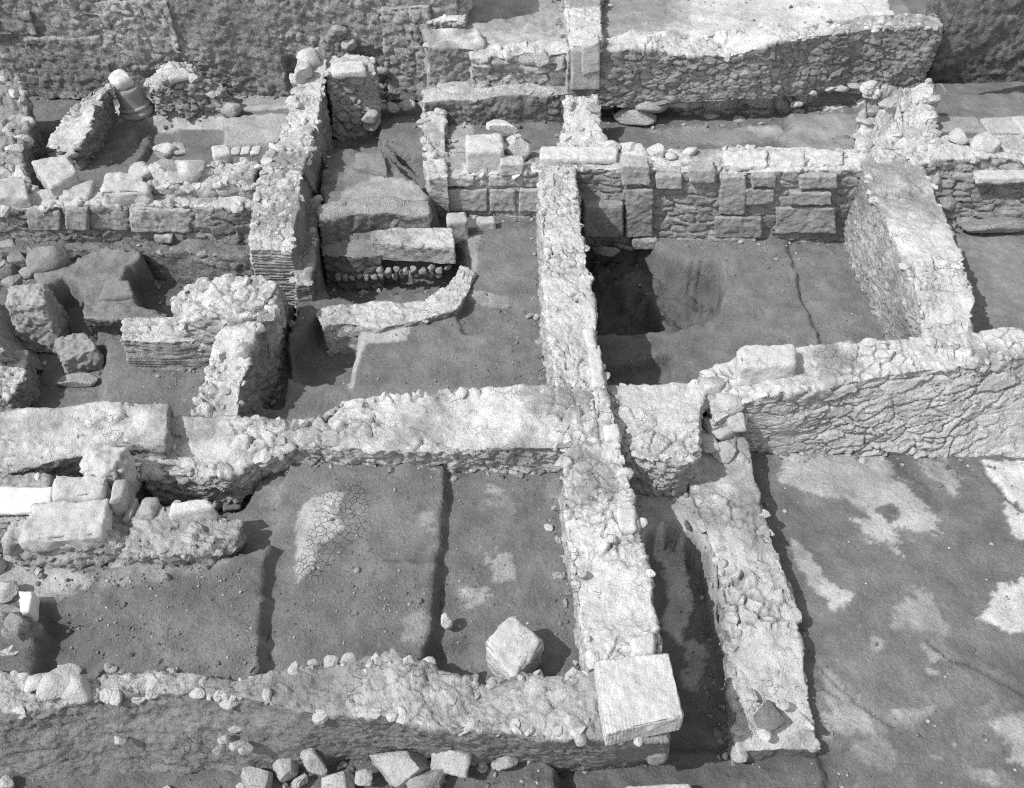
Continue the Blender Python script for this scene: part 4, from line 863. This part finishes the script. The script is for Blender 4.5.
# hypocaust room
wall('earth_bank', 'rough earth footing along the foot of the wall of tumbled blocks', [((-60, 236), (-60, 250), .2), ((60, 236), (60, 249), .18), ((130, 238), (132, 250), .16), ((200, 238), (203, 253), .16), ((262, 238), (262, 254), .16)], -.5, L=S('earth', .2), T=S('earth', .2, amp=.07), R=S('conglom', .2, amp=.07), E=S('earth', .2), cat='bank', mat=M_SOIL, chips=5, chiptone=.32, ds=.035, bulge=.06, batter=(0, .12))
rock('round_boulder', 49, 259, .0, (.85, .7, .55), 601, tone=.27, label='big smooth dark boulder at the left, in front of the wall of tumbled blocks', cat='boulder', flat=.82, cuts=6)
for k, (px, py, s, t) in enumerate([(10, 245, .5, .3), (22, 262, .45, .32), (6, 268, .5, .28), (30, 275, .4, .3), (14, 282, .4, .33), (36, 284, .36, .35), (75, 248, .3, .42), (2, 225, .5, .32)]):
    rock('rubble_stone', px, py, -.1, (s*1.1, s*.9, s*.8), 610+k, tone=t, label=['grey rubble stone', 'dark rubble stone', 'angular rubble stone', 'small rubble stone', 'rough rubble stone', 'pale rubble stone', 'small pale stone', 'half-buried grey stone'][k]+[' below the left end of the block wall', ' touching the left of the round boulder', ' at the left edge beside the round boulder', ' just below the round boulder', ' above the tall tilted block at the left', ' right of the tilted block top, under the round boulder', ' at the upper right of the round boulder', ' under the block wall at the left edge'][k], cat='stone', sub=4, rough=.15, flat=.5, cuts=13, group='rubble around the round boulder')
topblock('flat_slab', [(104, 282), (128, 279), (134, 294), (98, 300)], .28, .16, tone=.24, label='worn grey slab set on the ledge beside the round pit', cat='slab', rnd=.1, rough=.015)
topblock('tilted_block', [(6, 284), (46, 281), (43, 303), (6, 305)], .55, 1.05, grow=.42, tone=.36, ds=.02, label='tall tilted grey block beside the brick corner at the left edge', cat='block', rnd=.10, rough=.05, chip=.08)
topblock('low_block', [(52, 336), (86, 331), (98, 349), (62, 360)], -.08, .45, grow=.05, tone=.32, label='low dark rounded block at the foot of the tall tilted block', cat='block', rnd=.12, rough=.05, ds=.02, chip=.06)
rock('flat_stone', 77, 381, -.52, (.75, .38, .18), 621, tone=.38, label='flat pale stone lying on the floor between the low block and the platform', cat='stone', rz=.1)
bc = wall('brick_corner', 'thin-brick corner of a wall at the left edge beside the tilted block', [((-90, 292), (-30, 292), .55, None, (14, 305)), ((-90, 325), (-14, 328), .55, None, (36, 345)), ((-90, 348), (0, 352), .55, None, (46, 368))], -.5, L=S('brick', .4), T=S('top', 0.56), R=S('brick', .36), E=S('brick', .4), chips=4, ds=.022, bulge=.02)
wall('wall_stub', 'crumbling pale wall end at the left edge in front of the brick corner', [((-70, 352), (26, 352), .1), ((-70, 375), (26, 374), .05), ((-70, 398), (8, 400), .05)], -.6, L=S('rubble', .4), T=S('top', 0.58, amp=.05), R=S('rough', .34), chips=6)
wall('floor_remnant', 'broken remnant of a raised earthen floor undercut at its front, beside the round pit', [((84, 304), (84, 317), .25), ((108, 300), (106, 319), .24), ((140, 306), (138, 322), .23), ((166, 313), (163, 323), .2)], [-.35, -.35, -.3, -.2], L=S('earth', .2), T=S('earth', .22, amp=.03), R=S('rough', .17, amp=.06), cat='floor', chips=3, chiptone=.25, batter=(0, -.3), ds=.03, sub=.15)
arm = wall('hypocaust_wall', 'low pale wall with brick courses projecting left from the stepped stub', [((124, 318), (121, 341), .42), ((170, 317), (172, 343), .42), ((215, 314), (216, 340), .45), ((250, 310), (250, 336), .45)], -.55, L=S('rough', .44), T=S('top', 0.57, amp=.03), R=S('brick', .36, amp=.022), E=S('rough', .44), chips=2, ds=.03, bulge=.03)
wall('stepped_stub', 'ragged mound of pale masonry heaped over the brick courses of the low hypocaust wall', [((172, 296), (176, 322), .75), ((195, 284), (200, 318), .95), ((225, 276), (230, 318), 1.02), ((258, 276), (262, 318), 1.05), ((276, 284), (272, 312), 1.0)], .3, L=S('rubble', .44), T=S('rubble', .55, amp=.07), R=S('mixed', .44), E=S('rubble', .5), chips=26, chipsize=(.06, .17), chiptone=.55, bulge=.07, lowtop=.08, cat='masonry')
wall('stub_wall', 'stepped pale rubble wall running forward to the big platform at the left', [((238, 280), (277, 284), 1.08, None, (300, 318)), ((228, 312), (264, 312), .98, None, (294, 345)), ((214, 345), (250, 352), .86, None, (284, 375)), ((205, 380), (242, 385), .76, None, (274, 402)), ((192, 418), (236, 424), .70, None, (262, 422))], -.5, L=S('rubble', .44), T=S('top', 0.58, amp=.07, cell=.3), R=S('rubble', .36, cell=(.22, .22, .14), amp=.05), chips=13, chipsize=(.06, .18), bulge=.07, lowtop=.08)
rock('boulder', 244, 350, .8, (.32, .3, .3), 631, tone=.58, label='angular pale stone on the shaded side of the stepped rubble wall', cat='stone', sub=3)

# tumbled masonry in the left foreground
ck = wall('masonry_chunk', 'big overhanging lump of broken masonry in the left foreground', [((14, 500), (10, 545), 1.10, None, (20, 565)), ((60, 496), (58, 543), 1.17, None, (62, 572)), ((106, 496), (104, 540), 1.17, None, (108, 572)), ((124, 512), (122, 550), 0.98, None, (130, 572)), ((165, 508), (160, 556), 1.00, None, (170, 570)), ((206, 512), (206, 556), 0.98, None, (205, 570)), ((240, 525), (236, 546), 0.84, None, (232, 556))], .62, L=S('rough', .4), T=S('rough', .44, amp=.07), R=S('rough', .36, amp=.11), chips=26, chipsize=(.04, .12), chiptone=.40, bulge=.09, ds=.03, cat='masonry')
topblock('rubble_slab', [(30, 502), (108, 498), (103, 534), (17, 541)], 1.34, .28, tone=.52, parent=ck, rnd=.12, rough=.035, chip=.08)
topblock('rubble_slab', [(54, 472), (108, 474), (102, 494), (50, 498)], 1.42, .4, tone=.5, parent=ck, rnd=.12, rough=.03, chip=.06)
topblock('rubble_slab', [(84, 441), (128, 444), (118, 470), (78, 472)], 1.50, .8, tone=.52, parent=ck, rnd=.12, rough=.05, chip=.1)
topblock('squared_stone', [(170, 501), (209, 499), (213, 506), (168, 514)], 1.22, .30, tone=.6, parent=ck, rnd=.08, rough=.02)
topblock('tilted_stone', [(114, 479), (127, 478), (122, 498), (108, 504)], 1.32, .5, tone=.46, parent=ck, rnd=.06, rough=.015, dz=(.1, .05, 0, 0))
topblock('tilted_stone', [(142, 496), (158, 497), (152, 514), (136, 516)], 1.16, .4, tone=.42, parent=ck, rnd=.12, rough=.03, dz=(.1, 0, 0, 0))
topblock('tilted_stone', [(128, 498), (138, 497), (130, 518), (120, 520)], 1.08, .3, tone=.40, parent=ck, rnd=.12, rough=.02)
topblock('marble_slab', [(-30, 487), (53, 486), (50, 510), (-30, 513)], 1.27, .10, tone=.64, mat=M_MARBLE, label='bright white marble slab lying at the left edge among the tumbled masonry', cat='slab', rnd=.2, rough=.012, chip=.03)
wall('masonry_lump', 'rough earthy masonry under the white marble slab at the left edge', [((-60, 470), (-60, 522), 1.14), ((10, 474), (4, 522), 1.14), ((50, 476), (48, 514), 1.14)], .3, L=S('rough', .4), T=S('rough', .44), R=S('rough', .34), chips=5, cat='masonry')
for k, (px, py, s, z, t, lab) in enumerate([(6, 590, .34, .62, .52, 'pale stone left of the white wedge in the foreground heap'), (28, 628, .46, .34, .27, 'large dark slab-like stone standing in the foreground heap'), (6, 615, .4, .5, .4, 'grey stone at the left edge of the foreground heap'), (32, 660, .32, .3, .34, 'rounded grey stone against the front wall at the foot of the heap'), (6, 655, .34, .45, .52, 'pale stone at the left edge just above the front wall'), (62, 668, .14, .5, .46, 'small pale stone wedged at the back of the front wall'), (12, 635, .3, .5, .33, 'small dark stone in the middle of the foreground heap'), (-8, 570, .4, .5, .5, 'pale stone at the left edge above the foreground heap')]):
    rock('heap_stone', px, py, z+.14, (s, s*.8, s*.8 if k != 1 else .6), 650+k, tone=t, label=lab, cat='stone', sub=4, group='stones heaped in the left foreground', cuts=14, rough=.16, flat=.5)
topblock('heap_stone', [(18, 591), (34, 589), (29, 611), (20, 612)], 1.02, .3, tone=.66, mat=M_MARBLE, rnd=.08, rough=.015, chip=.04, label='bright white wedge-shaped stone in the left foreground heap', cat='stone', group='stones heaped in the left foreground')
topblock('tile_fragment', [(226, 491), (243, 495), (240, 508), (222, 510)], .16, .03, tone=.2, label='broken grey tile leaning in the dark hollow under the cross wall', cat='tile', dz=(.12, .06, 0, .04), rnd=.1)

# single stones
topblock('fallen_block', [(483, 643), (511, 612), (545, 640), (514, 679)], 1.02, .58, grow=-.04, tone=.52, rnd=.07, rough=.022, chip=.06, ds=.022, dz=(0, .03, -.06, 0), label='big pale squarish block lying alone, corner forward, on the floor behind the front wall', cat='block')
rock('edge_stone', 446, 622, .46, (.19, .2, .3), 702, tone=.55, label='small pale stone set upright at the end of the floor ledge', cat='stone', sub=3)
for k, (px, py, sz, z, t, lab) in enumerate([(258, 780, (.42, .36, .3), -.10, .36, 'leftmost rounded stone of the row along the bottom'), (284, 766, (.36, .36, .3), -.10, .42, 'second stone from the left in the row along the bottom'), (314, 762, (.34, .36, .42), -.10, .42, 'upright squarish stone in the bottom row'), (337, 781, (.44, .32, .28), -.10, .42, 'broad stone below and right of the upright stone in the bottom row'), (364, 777, (.27, .27, .26), -.10, .44, 'small rounded stone left of the long block at the bottom'), (404, 766, (.84, .48, .46), -.10, .42, 'long flat-topped rough block at the bottom, broken at its right end'), (453, 757, (.52, .5, .46), -.10, .42, 'rough chunky stone at the right end of the bottom row'), (300, 781, (.2, .2, .16), -.10, .38, 'small stone in the gap between the bottom row stones'), (425, 782, (.55, .36, .3), -.10, .34, 'dark stone half hidden under the long block at the bottom'), (505, 762, (.34, .3, .26), -.10, .40, 'stone poking out under the front wall near the corner block'), (340, 752, (.26, .16, .12), -.10, .42, 'flat chip behind the upright stone of the bottom row'), (298, 752, (.2, .14, .1), -.10, .40, 'flat sliver behind the left stones of the bottom row'), (5, 784, (.24, .2, .14), -.10, .44, 'pale stone cut by the bottom left corner of the photo')]):
    rock('boulder', px, py, z, sz, 720+k, tone=t, label=lab, cat='boulder', sub=4, cuts=13, rough=.13, flat=.54, group='boulders along the bottom', rz=0 if k in (2, 5) else None)
topblock('threshold_slab', [(628, 785), (690, 782), (704, 815), (590, 818)], -.22, .16, tone=.56, label='edge of a pale slab at the bottom, below the corner block', cat='slab', rnd=.1, rough=.012)
rock('bedded_stone', 657, 752, -.1, (.28, .3, .5), 741, tone=.3, parent=front, sub=3)
for k, (px, py, sz, t, lab) in enumerate([(752, 695, (.17, .2, .08), .5, 'leaf-shaped pale flat stone near the front end of the low narrow wall'), (782, 705, (.2, .15, .08), .54, 'pale flat stone at the right edge of the low narrow wall'), (763, 735, (.2, .18, .08), .54, 'pale stone at the tip of the low narrow wall'), (808, 726, (.13, .17, .1), .58, 'small white stone at the front right corner of the low narrow wall'), (768, 716, (.4, .36, .12), .2, 'dark round patch of stone set near the front end of the low narrow wall')]):
    rock('flat_stone', px, py, .02, sz, 760+k, tone=t, label=lab, cat='stone', sub=3, group='flat stones on the low narrow wall')

# loose pebbles on the trodden floors: nobody could count them
r = np.random.default_rng(99); sp = []
for (x0, y0, x1, y1, n_) in [(270, 470, 590, 680, 700), (60, 565, 270, 670, 600), (440, 235, 550, 385, 320), (600, 240, 880, 380, 480), (750, 470, 1030, 790, 420), (300, 330, 550, 400, 300), (40, 360, 210, 405, 160), (330, 120, 430, 190, 160), (380, 745, 560, 790, 200), (430, 0, 570, 30, 160), (600, 110, 860, 150, 240), (640, 480, 720, 780, 120), (600, 0, 860, 25, 140), (20, 555, 240, 590, 300), (60, 240, 250, 310, 160), (0, 700, 560, 790, 250), (950, 240, 1024, 330, 80)]:
    c0 = r.uniform(0, 1, (14, 2))
    for _ in range(n_):
        if r.random() < .45:
            u, v_ = np.clip(c0[r.integers(14)]+r.normal(0, .05, 2), 0, 1)
        else: u, v_ = r.random(2)
        px, py = x0+(x1-x0)*u, y0+(y1-y0)*v_; z = 0
        for _i in range(6): p = P(px, py, z); z = float(gz(p[0], p[1]))
        s = .008+.020*r.random()**4+.03*(r.random() > .985)
        sp.append((p[0], p[1], z+s*.15, s*(1.4 if py < 150 else 1), r.choice([.15, .2, .26, .34, .5])))
v, f, t = stones_merge(sp, r, shapes=CRUMBS)
tag(add_mesh('pebbles', v, [f], M_STONE, t), kind='stuff')

# ------------------------------------------------------------------ camera, sun, sky
cam = bpy.data.cameras.new('camera'); co = bpy.data.objects.new('camera', cam); col.objects.link(co)
co.location = (0, 0, CAMH); co.rotation_euler = (math.pi/2-PITCH, 0, 0)
cam.sensor_fit = 'HORIZONTAL'; cam.sensor_width = 36; cam.lens = F/1024*36; cam.clip_end = 2000; cam.clip_start = .1
scene.camera = co
SUN = Vector((-.60, -.27, .80)).normalized()
sl = bpy.data.lights.new('sun', 'SUN'); so = bpy.data.objects.new('sun', sl); col.objects.link(so)
sl.energy = 2.25; sl.angle = math.radians(.5); sl.color = (1, .985, .965)
so.rotation_euler = SUN.to_track_quat('Z', 'Y').to_euler()
w = bpy.data.worlds.new('World'); scene.world = w; w.use_nodes = True
nt = w.node_tree; bg = nt.nodes['Background']
sk = nt.nodes.new('ShaderNodeTexSky'); sk.sky_type = 'NISHITA'; sk.sun_disc = False
sk.sun_elevation = math.asin(SUN.z); sk.sun_rotation = math.atan2(SUN.x, SUN.y)
bw = nt.nodes.new('ShaderNodeRGBToBW'); nt.links.new(sk.outputs[0], bw.inputs[0]); nt.links.new(bw.outputs[0], bg.inputs['Color'])
bg.inputs['Strength'].default_value = .15
vs = scene.view_settings; vs.view_transform = 'Standard'; vs.look = 'None'; vs.gamma = 1; vs.use_curve_mapping = False
vs.exposure = 0.82
cy = scene.cycles; cy.use_denoising = False; cy.max_bounces = 4; cy.diffuse_bounces = 3; cy.pixel_filter_type = 'BLACKMAN_HARRIS'; cy.filter_width = 1.15
